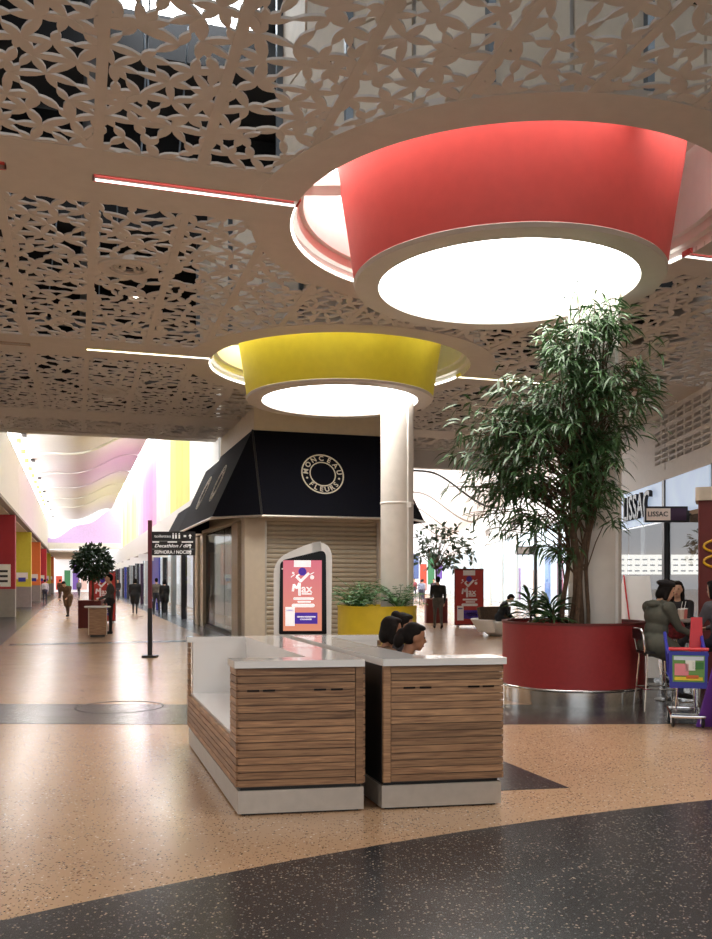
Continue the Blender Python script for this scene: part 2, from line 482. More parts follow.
for ri, (s0, s1) in enumerate(rows):
    L = s1 - s0; W = PITCH - 0.07
    rail[ri] = MB().box(-0.052, 0.052, 0, L, 0, 0.045).mesh('ceiling_rail', M['ceil'])
    for k in range(NT + 1):
        t = T0 + k * PITCH
        if not any(abs(t - rt) < 3.2 and (s0 < rs < s1 + BW + 0.1 or s0 - BW - 0.1 < rs < s1) for rt, rs in RINGS):
            place(rail[ri], 'ceiling_rail', ceiling, (t, s0, CZ))
        else:
            segs = [(s0, s1)]
            for rt, rs in RINGS:
                if abs(t - rt) < ROP[rs] + 0.25:
                    h = math.sqrt((ROP[rs] + 0.25)**2 - (t - rt) ** 2)
                    ns = []
                    for a, b in segs:
                        lo, hi = rs - h, rs + h
                        if hi <= a or lo >= b: ns.append((a, b)); continue
                        if lo > a: ns.append((a, lo))
                        if hi < b: ns.append((hi, b))
                    segs = ns
            for a, b in segs:
                MB().box(t - 0.052, t + 0.052, a, b, CZ, CZ + 0.045).build('ceiling_rail', M['ceil'], ceiling)
        if k == NT: continue
        x0 = t + 0.035
        near = [(rt - x0, rs - s0, ROP[rs] + 0.25) for rt, rs in RINGS if x0 - 3.6 < rt < x0 + W + 3.6]
        touch = [c for c in near if c[1] > -3.6 and c[1] < L + 3.6]
        var = k % 3
        if touch:
            me = lattice(W, L, 100 * ri + var, lambda m: any((m.x - c[0]) ** 2 + (m.y - c[1]) ** 2 < c[2]**2 for c in touch)).mesh('lattice_panel', M['lattice'])
        else:
            if (ri, var) not in cache: cache[(ri, var)] = lattice(W, L, 100 * ri + var).mesh('lattice_panel', M['lattice'])
            me = cache[(ri, var)]
        if len(me.polygons): place(me, 'lattice_panel', ceiling, (x0, s0, CZ + 0.008))
# plenum above the lattice
deck = struct(MB().box(-14, 20, -14, S_END + 0.3, 9.2, 9.4).build('roof_deck', M['deck'], rz=TH), 'dark roof deck above the open lattice ceiling')
MB().box(-14, 20, S_END + 0.1, S_END + 0.3, CZ + 0.4, 9.3).build('end_wall', M['deck'], deck)
MB().box(0.5, 2.3, 10.9, 12.3, 9.12, 9.18).build('roof_glow_pane', glow('bright_skylight', (0.95, 0.98, 1, 1), 6.0), deck)
for a, b, c, d in ((-2.5, 1.5, 3.4, 8.6), (1.7, 5.6, 3.4, 6.8), (6, 9.5, 3.4, 6.8), (10, 14, 3.4, 8.6), (-2.5, 2.2, 15.2, 17.2), (9, 14, 15.2, 17.2)):
    MB().box(a, b, c, d, 9.12, 9.18).build('roof_glow_pane', M['plenum_fill'], deck)  # added glowing panes, hidden from view, that brighten the lattice edges
rr = random.Random(5)
for k in range(9):
    s = 3 + k * 3.0
    MB().box(T0, T1, s, s + 0.22, 8.55, 9.15).build('roof_beam', M['deck'], deck)
for k in range(7):
    t = T0 + 1 + k * 2.3; r = rr.choice([0.06, 0.1, 0.22])
    z = rr.uniform(7.4, 8.3)
    MB().tube([(t, 2, z), (t, S_END - 0.4, z)], r, 10).build('service_pipe', M['duct'], deck, True) if not any(abs(t - q[0]) < 3.4 for q in RINGS) else None
for k in range(8):
    s = 3.5 + k * 3.1; z = rr.uniform(7.0, 7.8)
    if all(abs(s - q[1]) > 3.2 for q in RINGS):
        MB().tube([(T0, s, z), (T1, s, z)], rr.choice([0.05, 0.09, 0.16]), 10).build('service_pipe', M['duct'], deck, True)
for k in range(26):
    t = rr.uniform(T0, 9); s = rr.uniform(5, 17)
    if all(math.hypot(t - q[0], s - q[1]) > 3.3 for q in RINGS):
        MB().tube([(t, s, CZ + 0.05), (t + rr.uniform(-.3, .3), s, 8.6)], 0.012, 5).build('hanger_rod', M['duct'], deck)
for s, z, h in ((6.75, 6.95, 0.28), (5.9, 7.5, 0.4), (7.25, 7.9, 0.12), (4.9, 7.0, 0.2)):
    MB().box(1.6, 9.4, s - 0.13, s + 0.13, z, z + h).build('cable_tray', M['deck'], deck)
for t in (2.4, 4.1, 5.2, 6.9, 8.3):
    MB().box(t - 0.1, t + 0.1, 3.0, 7.3, 7.25, 7.4).build('cable_tray', M['deck'], deck)
# ceiling fittings
for i, (t, s, z) in enumerate([(0.75, 13.6, 0), (0.75, 22.6, 0), (0.85, 27.6, 0)]):
    a = thing('air_diffuser', ['round taupe air diffuser in the lattice between the two drums', 'round taupe air diffuser in the lattice beyond the yellow slot', 'round taupe air diffuser in the farthest lattice strip'][i], 'air vent', grid(t, s, CZ), TH, 'round ceiling air diffusers')
    MB().lathe([(0.44, 0.0), (0.44, -0.02), (0.34, -0.03), (0.27, -0.015), (0.27, 0.06), (0.44, 0.06)], 32, closed=True).build('rim', M['ceil'], a, True)
    for q in range(3):
        r = 0.08 + 0.07 * q
        MB().lathe([(r, 0.0), (r + 0.03, 0.02), (r + 0.03, 0.03), (r, 0.01)], 24, closed=True).build('louvre_ring', M['ceil'], a, True)
    MB().lathe([(0.0, 0.07), (0.3, 0.07)], 24).build('throat', M['deck'], a)
for i, (t, s) in enumerate([(0.95, 15.0), (0.8, 23.6), (9.5, 15.2)]):
    a = thing('recessed_spotlight', ['small lit spotlight in the lattice beside the round diffuser', 'small lit spotlight in the lattice beyond the yellow slot', 'small lit spotlight in the lattice right of the yellow drum'][i], 'spotlight', grid(t, s, CZ), TH, 'recessed spotlights')
    MB().lathe([(0.09, 0.0), (0.12, -0.015), (0.13, 0.0), (0.13, 0.05), (0.09, 0.05)], 20, closed=True).build('bezel', M['white'], a, True)
    MB().lathe([(0.0, 0.012), (0.09, 0.012)], 20).build('lamp', M['spot'], a)

# ------------------------------------------------------------------ light slots
for sb, a, b, colr, lit in SLOTS:
    lab = {(10.65, 0.2): 'lit red slot light running left from the red drum', (10.65, 5.45 + 2.84): 'lit red slot light right of the red drum',
           (10.65, -3.1): 'unlit red slot at the far left edge of the near band', (18.6, 0.2): 'lit yellow slot light running left from the yellow drum',
           (18.6, 5.5 + 2.80): 'lit yellow slot light right of the yellow drum', (18.6, -3.1): 'unlit ochre slot at the left end of the yellow band',
           (18.6, 12.2): 'unlit ochre slot near the right-hand wall'}[(sb, a)]
    e = thing('slot_light', lab, 'slot light', grid((a + b) / 2, sb, CZ), TH, 'ceiling slot lights')
    h = (b - a) / 2; w = SLOT_W
    m = {'red': M['red_drum'], 'yellow': M['yellow_drum']}[colr] if lit else (M['red_drum'] if colr == 'red' else M['gold_slot'])
    x = MB()
    x.box(-h, h, -w, w, 0.055, 0.07); x.box(-h, h, -w - 0.015, -w, -0.003, 0.07); x.box(-h, h, w, w + 0.015, -0.003, 0.07)
    x.box(-h - 0.015, -h, -w, w, 0, 0.07); x.box(h, h + 0.015, -w, w, 0, 0.07)
    x.build('channel', m, e)
    if lit: MB().box(-h + 0.02, h - 0.02, w - 0.02, w - 0.002, 0.0, 0.022).build('led_strip', M['led_soft'], e)

# ------------------------------------------------------------------ drums
def drum(t, s, colr, label, name='drum_pendant_light'):
    e = thing(name, label, 'ceiling light', grid(t, s, 0), TH, 'drum ceiling lights')
    zb = 5.55; R_OPEN = ROP[s]; rc = R_OPEN - 2.95
    m = M[colr]
    MB().lathe([(2.02, zb + 0.02), (2.04, zb + 0.2), (2.12, zb + 0.75), (2.22, zb + 1.35), (2.30, zb + 2.0), (2.26, zb + 2.0), (2.16, zb + 1.3), (1.98, zb + 0.2), (1.96, zb + 0.02)], 96, closed=True).build('shade', m, e, True)
    MB().lathe([(2.03, zb + 0.03), (2.01, zb - 0.02), (1.70, zb - 0.02), (1.67, zb + 0.06), (1.72, zb + 0.1), (1.98, zb + 0.1)], 96, closed=True).build('rim', M['lip'], e, True)
    MB().lathe([(0.0, zb + 0.05), (1.7, zb + 0.05)], 96).build('diffuser', M['disc'], e)
    # white stepped collar and cavity around the drum
    MB().lathe([(R_OPEN, CZ - 0.006), (R_OPEN, CZ + 0.14), (2.86 + rc, CZ + 0.15), (2.84 + rc, CZ + 0.26), (2.78 + rc, CZ + 0.28), (2.78 + rc, 7.62), (2.95, 7.62), (2.98, CZ + 0.07), (R_OPEN + 0.02, CZ + 0.07)], 96, closed=True).build('collar', M['white'], e, True)
    MB().lathe([(R_OPEN - 0.004, CZ + 0.01), (R_OPEN - 0.03, CZ + 0.015), (R_OPEN - 0.03, CZ + 0.035), (R_OPEN - 0.004, CZ + 0.04)], 96, closed=True, a0=0.05, a1=PI - 0.05).build('led_ring', M['led'], e, True)
    MB().lathe([(2.25, 7.62), (2.95, 7.62), (2.95, 7.7), (2.25, 7.7)], 96, closed=True).build('cap', M['white'], e)
    MB().lathe([(2.36, 7.55), (2.74 + rc, 7.55), (2.74 + rc, 7.6), (2.36, 7.6)], 64, closed=True, a0=math.radians(100), a1=math.radians(318)).build('cavity_fill_arc', M['cavity_fill'], e)  # glowing arc added so the cavity is bright left and front only
    for an in (163, 43, 283):
        a = math.radians(an); c, q = math.cos(a), math.sin(a)
        f = lambda r, w, z: (r * c - w * q, r * q + w * c, z)
        MB().hexa([f(2.2, -.16, 6.80), f(2.80 + rc, -.16, 6.80), f(2.80 + rc, .16, 6.80), f(2.2, .16, 6.80), f(2.2, -.16, 6.94), f(2.80 + rc, -.16, 6.94), f(2.80 + rc, .16, 6.94), f(2.2, .16, 6.94)]).build('bracket', M['white'], e)
    n = 24
    for i in range(n):
        a0 = 2 * PI * i / n + 0.008; a1 = 2 * PI * (i + 1) / n - 0.008
        for z0, z1 in ((CZ + 0.1, 7.55), (7.58, 9.15)):
            p = [(R * math.cos(a), R * math.sin(a)) for R, a in ((3.0, a0), (3.0, a1), (3.04, a1), (3.04, a0))]
            MB().prism(p, z0, z1).build('shaft_panel', M['cream_panel'], e)
        if i % 2 == 0:
            a = 2 * PI * i / n
            MB().box(3.07 * math.cos(a) - .04, 3.07 * math.cos(a) + .04, 3.07 * math.sin(a) - .04, 3.07 * math.sin(a) + .04, CZ + .1, 9.15).build('shaft_post', M['duct'], e)
    return e
drum(5.45, 10.65, 'red_drum', 'large red drum light with glowing white underside in the near ceiling opening')
drum(5.5, 18.6, 'yellow_drum', 'yellow drum light with glowing white underside above the flower shop')

def fill_drum(t, s, colr, label):  # unseen drums added around the viewer as fill light for the hall
    e = thing('drum_pendant_light', label, 'ceiling light', grid(t, s, 0), TH, 'drum ceiling lights')
    MB().lathe([(2.02, 5.57), (2.12, 6.3), (2.06, 6.3), (1.96, 5.57)], 64, closed=True).build('shade', M[colr], e, True)
    MB().lathe([(2.03, 5.58), (2.01, 5.53), (1.70, 5.53), (1.67, 5.61), (1.98, 5.65)], 64, closed=True).build('rim', M['lip'], e, True)
    MB().lathe([(0.0, 5.6), (1.7, 5.6)], 64).build('diffuser', M['disc'], e)
fill_drum(5.45, 2.3, 'yellow_drum', 'unseen yellow drum light added above the viewer for fill')
fill_drum(-6.0, 2.3, 'red_drum', 'unseen red drum light added above and left of the viewer for fill')
fill_drum(-6.0, 10.65, 'yellow_drum', 'unseen yellow drum light added left of the near band for fill')
# ------------------------------------------------------------------ columns
def column(x, y, r, z1, label):
    e = thing('round_column', label, 'column', (x, y, 0), 0, 'round white columns', kind='structure')
    MB().lathe([(0.0, 0.0), (r, 0.0), (r, z1), (0.0, z1)], 64).build('shaft', M['column'], e, True)
    MB().lathe([(r + 0.004, 3.3), (r + 0.012, 3.31), (r + 0.012, 3.34), (r + 0.004, 3.35)], 64, closed=True).build('joint_ring', M['white'], e, True)
    MB().tube([(r * 0.62, -r * 0.82, 1.0), (r * 0.62, -r * 0.82, z1 - 0.1)], 0.022, 8).build('conduit', M['white'], e, True)
    MB().box(r * 0.55, r * 0.8, -r * 0.95, -r * 0.72, 3.22, 3.32).build('junction_box', M['white'], e)
    return e
column(3.33, 12.42, 0.36, 5.62, 'round white column rising from the red planter into the red drum')
column(0.90, 19.5, 0.36, 5.62, 'round white column rising from the yellow planter into the yellow drum')

# ------------------------------------------------------------------ envelope outside the view
struct(MB().box(-14.3, -14, -14, 29.7, 0, 9.3).build('wall_back', M['beige'], rz=TH), 'beige wall far to the left of the hall')

# ------------------------------------------------------------------ right-hand wall with shopfronts
wr = thing('wall_right', 'pale right-hand mall wall with panels above the shopfronts', None, WO, WA, kind='structure')
def wbox(name, m, d0, d1, z0, z1, x0=0.0, x1=0.2, par=None):
    return MB().box(x0, x1, d0, d1, z0, z1).build(name, M[m], par or wr)
wbox('upper_wall', 'wall', -14, 32, 4.42, 9.3)
wbox('near_wall', 'beige', -14, 17.5, 0, 4.42)
wbox('header_band', 'wall', 17.5, 32, 4.36, 4.62, -0.05, 0.0)
for d in (24.2,): wbox('panel_seam', 'wallgrey', d, d + 0.015, 4.65, 6.2, -0.006, 0.0)
per = MB()                                                   # punched sound-absorbing slots, grouped
for gx in range(7):
    for gz in range(3):
        for i in range(3):
            for j in range(3):
                if gz == 2 and j > 1: continue
                y = 20.9 + gx * 0.62 + i * 0.0
                z = 4.85 + gz * 0.52 + j * 0.15
                per.box(-0.006, 0.0, y, y + 0.46, z, z + 0.09)
po = per.build('acoustic_slot_field', plain('slot_pale', rgb(190, 182, 175), 0.7), wr); po['kind'] = 'stuff'
MB().box(-0.012, 0.0, 18.7, 19.9, 5.72, 5.98).build('access_panel', M['wallgrey'], wr)
# optician shop: header sign panel, glazing, interior
opt = thing('optician_shopfront', 'glazed optician shopfront with a pale lit header in the right-hand wall', 'shopfront', WO, WA)
hl = backlit('optician_header', (176, 192, 214), 0.55)
MB().box(-0.02, 0.06, 24.4, 31.5, 3.28, 4.36).build('header_panel', hl, opt)
MB().box(-0.02, 0.06, 20.9, 24.2, 3.4, 4.36).build('header_panel', hl, opt)
for d in (20.6, 24.2, 31.6): MB().box(-0.06, 0.12, d - 0.1, d + 0.1, 0, 4.36).build('post', M['black'], opt)
for d0, d1 in ((20.7, 24.1), (24.3, 27.8), (27.9, 31.5)):
    MB().box(0.02, 0.04, d0, d1, 0.1, 3.28).build('pane', M['dark_glass'], opt)
MB().box(-0.02, 0.08, 20.6, 31.6, 0, 0.1).build('sill', M['black'], opt)
MB().box(5.0, 5.2, 17.5, 36, 0, 4.4).build('back_wall', M['backing'], opt)
MB().box(0.2, 5.0, 17.5, 36, 4.2, 4.4).build('soffit', M['wall'], opt)
MB().box(4.2, 4.9, 20, 34, 1.9, 2.5).build('display_lightbox', glow('display_light', (1, 0.93, 0.82, 1), 2.2), opt)
MB().box(0.2, 5.0, 32.0, 32.2, 0, 4.2).build('partition', M['backing'], opt)
MB().box(0.3, 4.9, 31.7, 32.0, 1.85, 2.55).build('display_lightbox', bpy.data.materials['display_light'], opt)
for r in range(3):
    for k in range(16): MB().box(0.5 + k * 0.27, 0.66 + k * 0.27, 31.66, 31.7, 1.95 + r * 0.2, 2.0 + r * 0.2).build('spectacle_frame', M['black'], opt)
for k in range(10): MB().box(4.1, 4.2, 20.5 + k * 1.3, 21.3 + k * 1.3, 1.55, 1.8).build('display_shelf', M['white'], opt)
text('LISSAC', 1.02, M['black'], opt, (-0.10, 27.9, 3.80), (PI / 2, 0, -PI / 2), 0.05, 'LEFT', True, sx=0.9)
# the side post and beige return at the right edge
wbox('end_post', 'black', 18.9, 19.15, 0, 4.36, -0.12, 0.0)
wbox('end_return', 'beige', 17.5, 18.9, 0, 4.42, -0.1, 0.0)
bs = thing('blade_sign', 'cream and purple projecting sign reading LISSAC beside the optician window', 'sign', (wallp(22.4) - 0.98, 22.4, 3.10), 0)
MB().box(-0.12, 1.0, -0.05, 0.05, 0.0, 0.4).build('casing', M['black'], bs)
MB().box(-0.08, 0.52, -0.056, -0.05, 0.05, 0.35).build('face', plain('sign_cream', rgb(216, 196, 182), 0.5, emit=0.15), bs)
MB().box(0.52, 0.92, -0.056, -0.05, 0.05, 0.35).build('end_face', plain('sign_plum', rgb(66, 30, 62), 0.5), bs)
MB().tube([(0.95, 0, 0.2), (1.06, 0, 0.2)], 0.03).build('bracket', M['black'], bs)
text('LISSAC', 0.17, M['black'], bs, (0.2, -0.062, 0.2), (PI / 2, 0, 0), 0.003, 'CENTER', True)

# far part of the right-hand mall
wbox('white_fascia', 'white', 32, 112, 4.2, 6.6, -0.1, 0.2)
M['pale_glow'] = plain('shop_interior_glow', rgb(236, 238, 242), 0.6, emit=0.4)  # white walls given their own glow to read as brightly lit
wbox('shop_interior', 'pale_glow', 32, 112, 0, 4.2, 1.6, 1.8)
for i in range(13):
    d = 32.4 + i * 6
    wbox('shop_frame', 'black' if i in (0, 1, 2) else 'white', d, d + 0.22, 0, 4.2, -0.06, 0.1)
    p = MB().box(0.0, 0.02, d + 0.22, d + 6, 0.05, 4.2).build('shop_pane', M['glass'], wr)
for i, (d, c, z0, z1) in enumerate([(43, (214, 120, 140), 0.5, 2.6), (46.2, (120, 150, 210), 0.3, 2.9), (50, (236, 170, 120), 0.6, 2.2), (56, (150, 90, 150), 0.4, 2.4), (38.5, (120, 60, 50), 0.2, 3.0)]):
    MB().box(1.0, 1.1, d, d + 1.1, z0, z1).build('window_display', plain('display_%d' % i, rgb(*c), 0.6, emit=0.2), wr)
text('LEONG', 0.75, M['wallgrey'], wr, (-0.13, 52.2, 4.98), (PI / 2, 0, -PI / 2), 0.02, 'LEFT', False, sx=1.5)
text('VERSE', 0.7, M['wallgrey'], wr, (-0.13, 64.5, 5.0), (PI / 2, 0, -PI / 2), 0.02, 'LEFT', False, sx=1.5)
lk = thing('blade_sign', 'dark projecting shop sign in front of the white shopfronts', 'sign', (wallp(44) - 1.0, 44, 2.9), 0)
MB().box(0, 1.0, -0.05, 0.05, 0, 0.42).build('casing', M['black'], lk)
MB().box(0.05, 0.6, -0.056, -0.05, 0.05, 0.37).build('face', M['wallgrey'], lk)

# wavy ceiling of the right-hand mall
def wave_sheet(f, x0, x1, y0, y1, nx, ny):
    mb = MB(); vs = []
    for j in range(ny + 1):
        for i in range(nx + 1):
            x = x0 + (x1 - x0) * i / nx; y = y0 + (y1 - y0) * j / ny
            vs.append((x, y, f(x)))
    fs = [(j * (nx + 1) + i, j * (nx + 1) + i + 1, (j + 1) * (nx + 1) + i + 1, (j + 1) * (nx + 1) + i) for j in range(ny) for i in range(nx)]
    b = len(vs); vs2 = [(x, y, z + 0.12) for x, y, z in vs]
    mb.add(vs, fs); mb.add(vs2, [tuple(reversed(q)) for q in fs])
    return mb
sm = lambda e0, e1, x: (lambda q: q * q * (3 - 2 * q))(min(1, max(0, (x - e0) / (e1 - e0))))
fR = lambda x: 8.6 - 2.05 * sm(-4.6, 0.1, x) + 0.25 * math.sin((x + 8) * 0.7)
M['wave'] = plain('wave_white', rgb(232, 230, 228), 0.6, var=0.02)
M['mall_fill'] = glow('mall_fill_glow', (0.97, 0.98, 1.0, 1), 10.0)
wcr = thing('ceiling_mall_right', 'white wavy ceiling of the right-hand mall', None, WO, WA, kind='structure')
for k in range(6):
    d0 = 30 + k * 14.0
    wave_sheet(fR, -7.5, 0.2, d0 + 0.1, d0 + 13.9, 28, 1).build('wave_panel', M['wave'], wcr, True)
    mb = MB()
    pts = [(-7.5 + 7.7 * i / 28, d0, fR(-7.5 + 7.7 * i / 28) - 0.04) for i in range(29)]
    mb.tube(pts, 0.09 if k else 0.13, 6).build('wave_rib', M['wallgrey'] if k > 2 else M['black'], wcr, True)
for k in range(5):
    MB().box(-0.5, -0.12, 34 + k * 9, 37 + k * 9, 6.62, 6.7).build('cove_panel', M['gold_slot'], wcr)
for k in range(8):
    MB().box(-7.75, -7.7, 34 + k * 9, 42.6 + k * 9, 4.8, 8.9).build('high_glow_pane', glow('clerestory', (0.97, 0.98, 1.0, 1), 4.5) if k == 0 else bpy.data.materials['clerestory'], wcr)
# end of the right-hand mall
er = thing('wall_far_right', 'bright far end of the right-hand mall with coloured shop windows', None, WO + Vector((0, 0, 0)), WA, kind='structure')
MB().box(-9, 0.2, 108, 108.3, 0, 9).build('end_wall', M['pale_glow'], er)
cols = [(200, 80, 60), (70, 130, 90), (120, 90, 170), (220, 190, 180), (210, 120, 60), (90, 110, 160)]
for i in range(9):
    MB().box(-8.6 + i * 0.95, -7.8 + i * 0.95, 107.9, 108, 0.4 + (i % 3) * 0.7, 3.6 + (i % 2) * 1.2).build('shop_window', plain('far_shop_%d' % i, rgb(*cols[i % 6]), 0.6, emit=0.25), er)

# ------------------------------------------------------------------ left-hand mall (grid frame: x = t, y = s)
wl = thing('wall_left', 'white fascia and coloured piers along the left side of the long mall', None, (0, 0, 0), TH, kind='structure')
TL, TR = -2.56, 4.4
for k in range(6):
    s0 = 29.8 + k * 15.0
    MB().box(TL - 0.25, TL, s0 + 0.02, s0 + 14.96, 4.72, 7.45).build('fascia_panel', M['white'], wl)
MB().box(TL - 0.3, TL + 0.03, 29.8, 120, 4.6, 4.72).build('fascia_edge', M['wallgrey'], wl)
MB().box(TL - 3.5, TL - 0.25, 29.8, 120, 4.55, 4.7).build('soffit', M['beige'], wl)
MB().box(TL - 3.7, TL - 3.5, 29.8, 120, 0, 4.6).build('shop_back', M['beige'], wl)
pier_cols = [(164, 34, 44), (206, 200, 60), (226, 122, 52), (196, 44, 60), (214, 200, 60), (226, 122, 52), (190, 40, 50)]
for k, c in enumerate(pier_cols):
    s = 42.3 + k * 15.0
    MB().box(TL - 1.15, TL, s, s + 0.8, 1.25, 4.55).build('pier_cladding', plain('pier_%d' % k, rgb(*c), 0.5, var=0.03), wl)
    MB().box(TL - 1.15, TL, s, s + 0.8, 0.0, 1.25).build('pier_base', M['wallgrey'], wl)
    MB().box(TL - 0.85, TL - 0.18, s - 0.012, s, 1.35 if k == 0 else 1.7, 2.35 if k == 0 else 2.1).build('pier_notice', M['white'], wl)
    for q in range(3 if k == 0 else 1):
        MB().box(TL - 0.72, TL - 0.3, s - 0.02, s - 0.012, 1.55 + q * 0.22, 1.65 + q * 0.22 + (0.15 if k else 0)).build('notice_print', M['black'] if k == 0 else M['blue_plastic'], wl)
    for q in range(2):
        MB().box(TL - 1.6 - q * 0.5, TL - 1.2 - q * 0.5, s + 3 + q * 2, s + 3.6 + q * 2, 0, 1.1).build('shop_stand', M['white'] if q else M['blue_plastic'], wl)
# ceiling lamps along the fascia
for k in range(14):
    s = 31 + k * 3.4
    lm = thing('fascia_spotlight', ('%s warm spotlight on the ledge above the long white fascia, counted from the near end' % ('nearest second third fourth fifth sixth seventh eighth ninth tenth eleventh twelfth thirteenth farthest'.split()[k])), 'spotlight', grid(TL + 0.22, s, 7.62), TH, 'spotlights along the white fascia')
    MB().box(-0.1, 0.1, -0.16, 0.16, 0, 0.16).build('housing', M['gold_slot'], lm)
    MB().box(0.1, 0.11, -0.12, 0.12, 0.02, 0.14).build('lamp', glow('warm_lamp', (1, 0.8, 0.5, 1), 3) if k == 0 else bpy.data.materials['warm_lamp'], lm)
fL = lambda t: 7.75 + 1.35 * sm(-2.3, 3.6, t) + 0.22 * math.sin((t + 3) * 1.3)
wcl = thing('ceiling_mall_left', 'white wavy ceiling of the long left-hand mall', None, (0, 0, 0), TH, kind='structure')
for k in range(8):
    s0 = 29.75 + k * 8.6
    wave_sheet(fL, TL - 0.3, 3.7, s0 + 0.06, s0 + 8.54, 24, 1).build('wave_panel', M['wave'], wcl, True)
    pts = [(TL - 0.3 + (3.7 - TL + 0.3) * i / 24, s0 + (8.6 if k == 7 else 0), fL(TL - 0.3 + (4.0 - TL) * i / 24) - 0.05) for i in range(25)]
    MB().tube(pts, 0.07 if k < 3 else 0.04, 6).build('wave_rib', M['wallgrey'] if k < 2 else M['white'], wcl, True)
    MB().box(TL + 0.35, TL + 0.55, s0 + 2, s0 + 2.9, fL(TL + 0.45) - 0.09, fL(TL + 0.45) - 0.04).build('slot_vent', M['black'], wcl)
for k in range(10):
    MB().box(TL - 0.02, TL + 0.0, 30 + k * 8.6, 38.3 + k * 8.6, 7.47, 7.78).build('high_glow_pane', glow('slot_fill', (0.98, 0.98, 1.0, 1), 20.0) if k == 0 else bpy.data.materials['slot_fill'], wl)  # glowing panes added above the fascia to whiten the long mall
# right side of the long mall: shopfronts, white fascia, coloured glass above
ws = thing('wall_mall', 'right side of the long mall with dark shopfronts and coloured glass above', None, (0, 0, 0), TH, kind='structure')
MB().box(TR, TR + 0.3, 33.9, 112, 3.35, 4.85).build('fascia', M['white'], ws)
MB().box(TR - 0.06, TR, 33.9, 112, 3.3, 3.42).build('fascia_edge', M['wallgrey'], ws)
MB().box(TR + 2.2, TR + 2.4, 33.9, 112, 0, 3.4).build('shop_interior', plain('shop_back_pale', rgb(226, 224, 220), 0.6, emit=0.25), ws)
bc = [(248, 248, 244)] * 3 + [(206, 192, 60), (200, 188, 50), (206, 194, 70)] + [(236, 226, 190), (236, 210, 196), (232, 190, 190)] + [(206, 120, 172), (200, 104, 170), (196, 108, 180)] + [(196, 122, 184), (206, 160, 194), (216, 180, 204)] + [(230, 220, 170), (224, 212, 140), (220, 208, 120)] * 3
for i in range(24):
    s = 28.9 + i * 2.6
    MB().box(TR + 0.04, TR + 0.1, s, s + 2.5, 4.87, 9.6).build('coloured_pane', backlit('banner_%d' % i, tuple(int(c * 0.72 + 250 * 0.28) for c in bc[i]), 0.25), ws)
for k in range(12):
    MB().box(3.75, TR + 0.05, 29.9 + k * 5.2, 34.9 + k * 5.2, 9.62, 9.66).build('roof_glow_pane', M['mall_fill'], ws)  # glowing strip added over the roof gap to brighten the long mall
fc = [(40, 40, 44), (36, 30, 34), (150, 150, 150), (40, 40, 40), (44, 60, 150), (60, 50, 50), (200, 200, 200), (60, 30, 60)]
for i in range(18):
    s = 34.2 + i * 4.2
    MB().box(TR - 0.08, TR + 0.15, s, s + 0.35, 0, 3.35).build('shop_post', plain('post_%d' % (i % 8), rgb(*fc[i % 8]), 0.5) if i < 8 else bpy.data.materials['post_%d' % (i % 8)], ws)
    MB().box(TR, TR + 0.02, s + 0.35, s + 4.2, 0.05, 3.3).build('shop_pane', M['glass'], ws)
    if i % 2 == 0:
        b = thing('blade_sign', ['pale projecting sign box hanging nearest over the long mall', 'second pale projecting sign box along the long mall', 'third pale projecting sign box along the long mall', 'fourth pale projecting sign box along the long mall', 'fifth pale projecting sign box along the long mall', 'sixth pale projecting sign box along the long mall', 'seventh pale projecting sign box along the long mall', 'eighth pale projecting sign box along the long mall', 'farthest pale projecting sign box along the long mall'][i // 2], 'sign', grid(TR - 0.95, s + 1.5, 2.75), TH, 'projecting shop signs in the long mall')
        MB().box(0, 0.85, -0.05, 0.05, 0, 0.4).build('casing', M['white'] if i else M['wallgrey'], b)
        MB().tube([(0.84, 0, 0.2), (0.98, 0, 0.2)], 0.02).build('bracket', M['black'], b)
MB().box(TR - 0.1, TR - 0.06, 49, 53.5, 0.4, 3.2).build('blue_banner', M['blue_plastic'], ws)
# far bulkhead of the long mall
eb = thing('wall_far_left', 'mauve and white bulkhead closing the wavy ceiling of the long mall', None, (0, 0, 0), TH, kind='structure')
prof = [(TL, 5.3)] + [(TR, 5.3), (TR, 9.5)] + [(TR - (TR - TL) * i / 20, 5.9 + 2.7 * sm(0, 1, 1 - i / 20) + 0.25 * math.sin(i * 0.6)) for i in range(1, 21)]
vs = [(x, 92, z) for x, z in prof] + [(x, 92.3, z) for x, z in prof]
n = len(prof)
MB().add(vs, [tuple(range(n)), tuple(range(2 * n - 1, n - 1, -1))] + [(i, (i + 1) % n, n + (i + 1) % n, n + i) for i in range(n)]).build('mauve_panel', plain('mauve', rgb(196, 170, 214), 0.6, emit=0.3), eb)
MB().box(TL, TR, 91.8, 92.4, 4.7, 5.3).build('white_beam', M['white'], eb)
MB().box(TL, TL + 3.5, 96, 130, 4.5, 4.7).build('low_soffit', M['beige'], eb)
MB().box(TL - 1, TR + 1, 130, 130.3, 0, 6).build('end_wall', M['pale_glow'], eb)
for i in range(6): MB().box(TL + i * 1.1, TL + 0.8 + i * 1.1, 129.8, 130, 0.3, 2.2 + (i % 3) * 0.8).build('shop_window', bpy.data.materials['far_shop_%d' % i], eb)
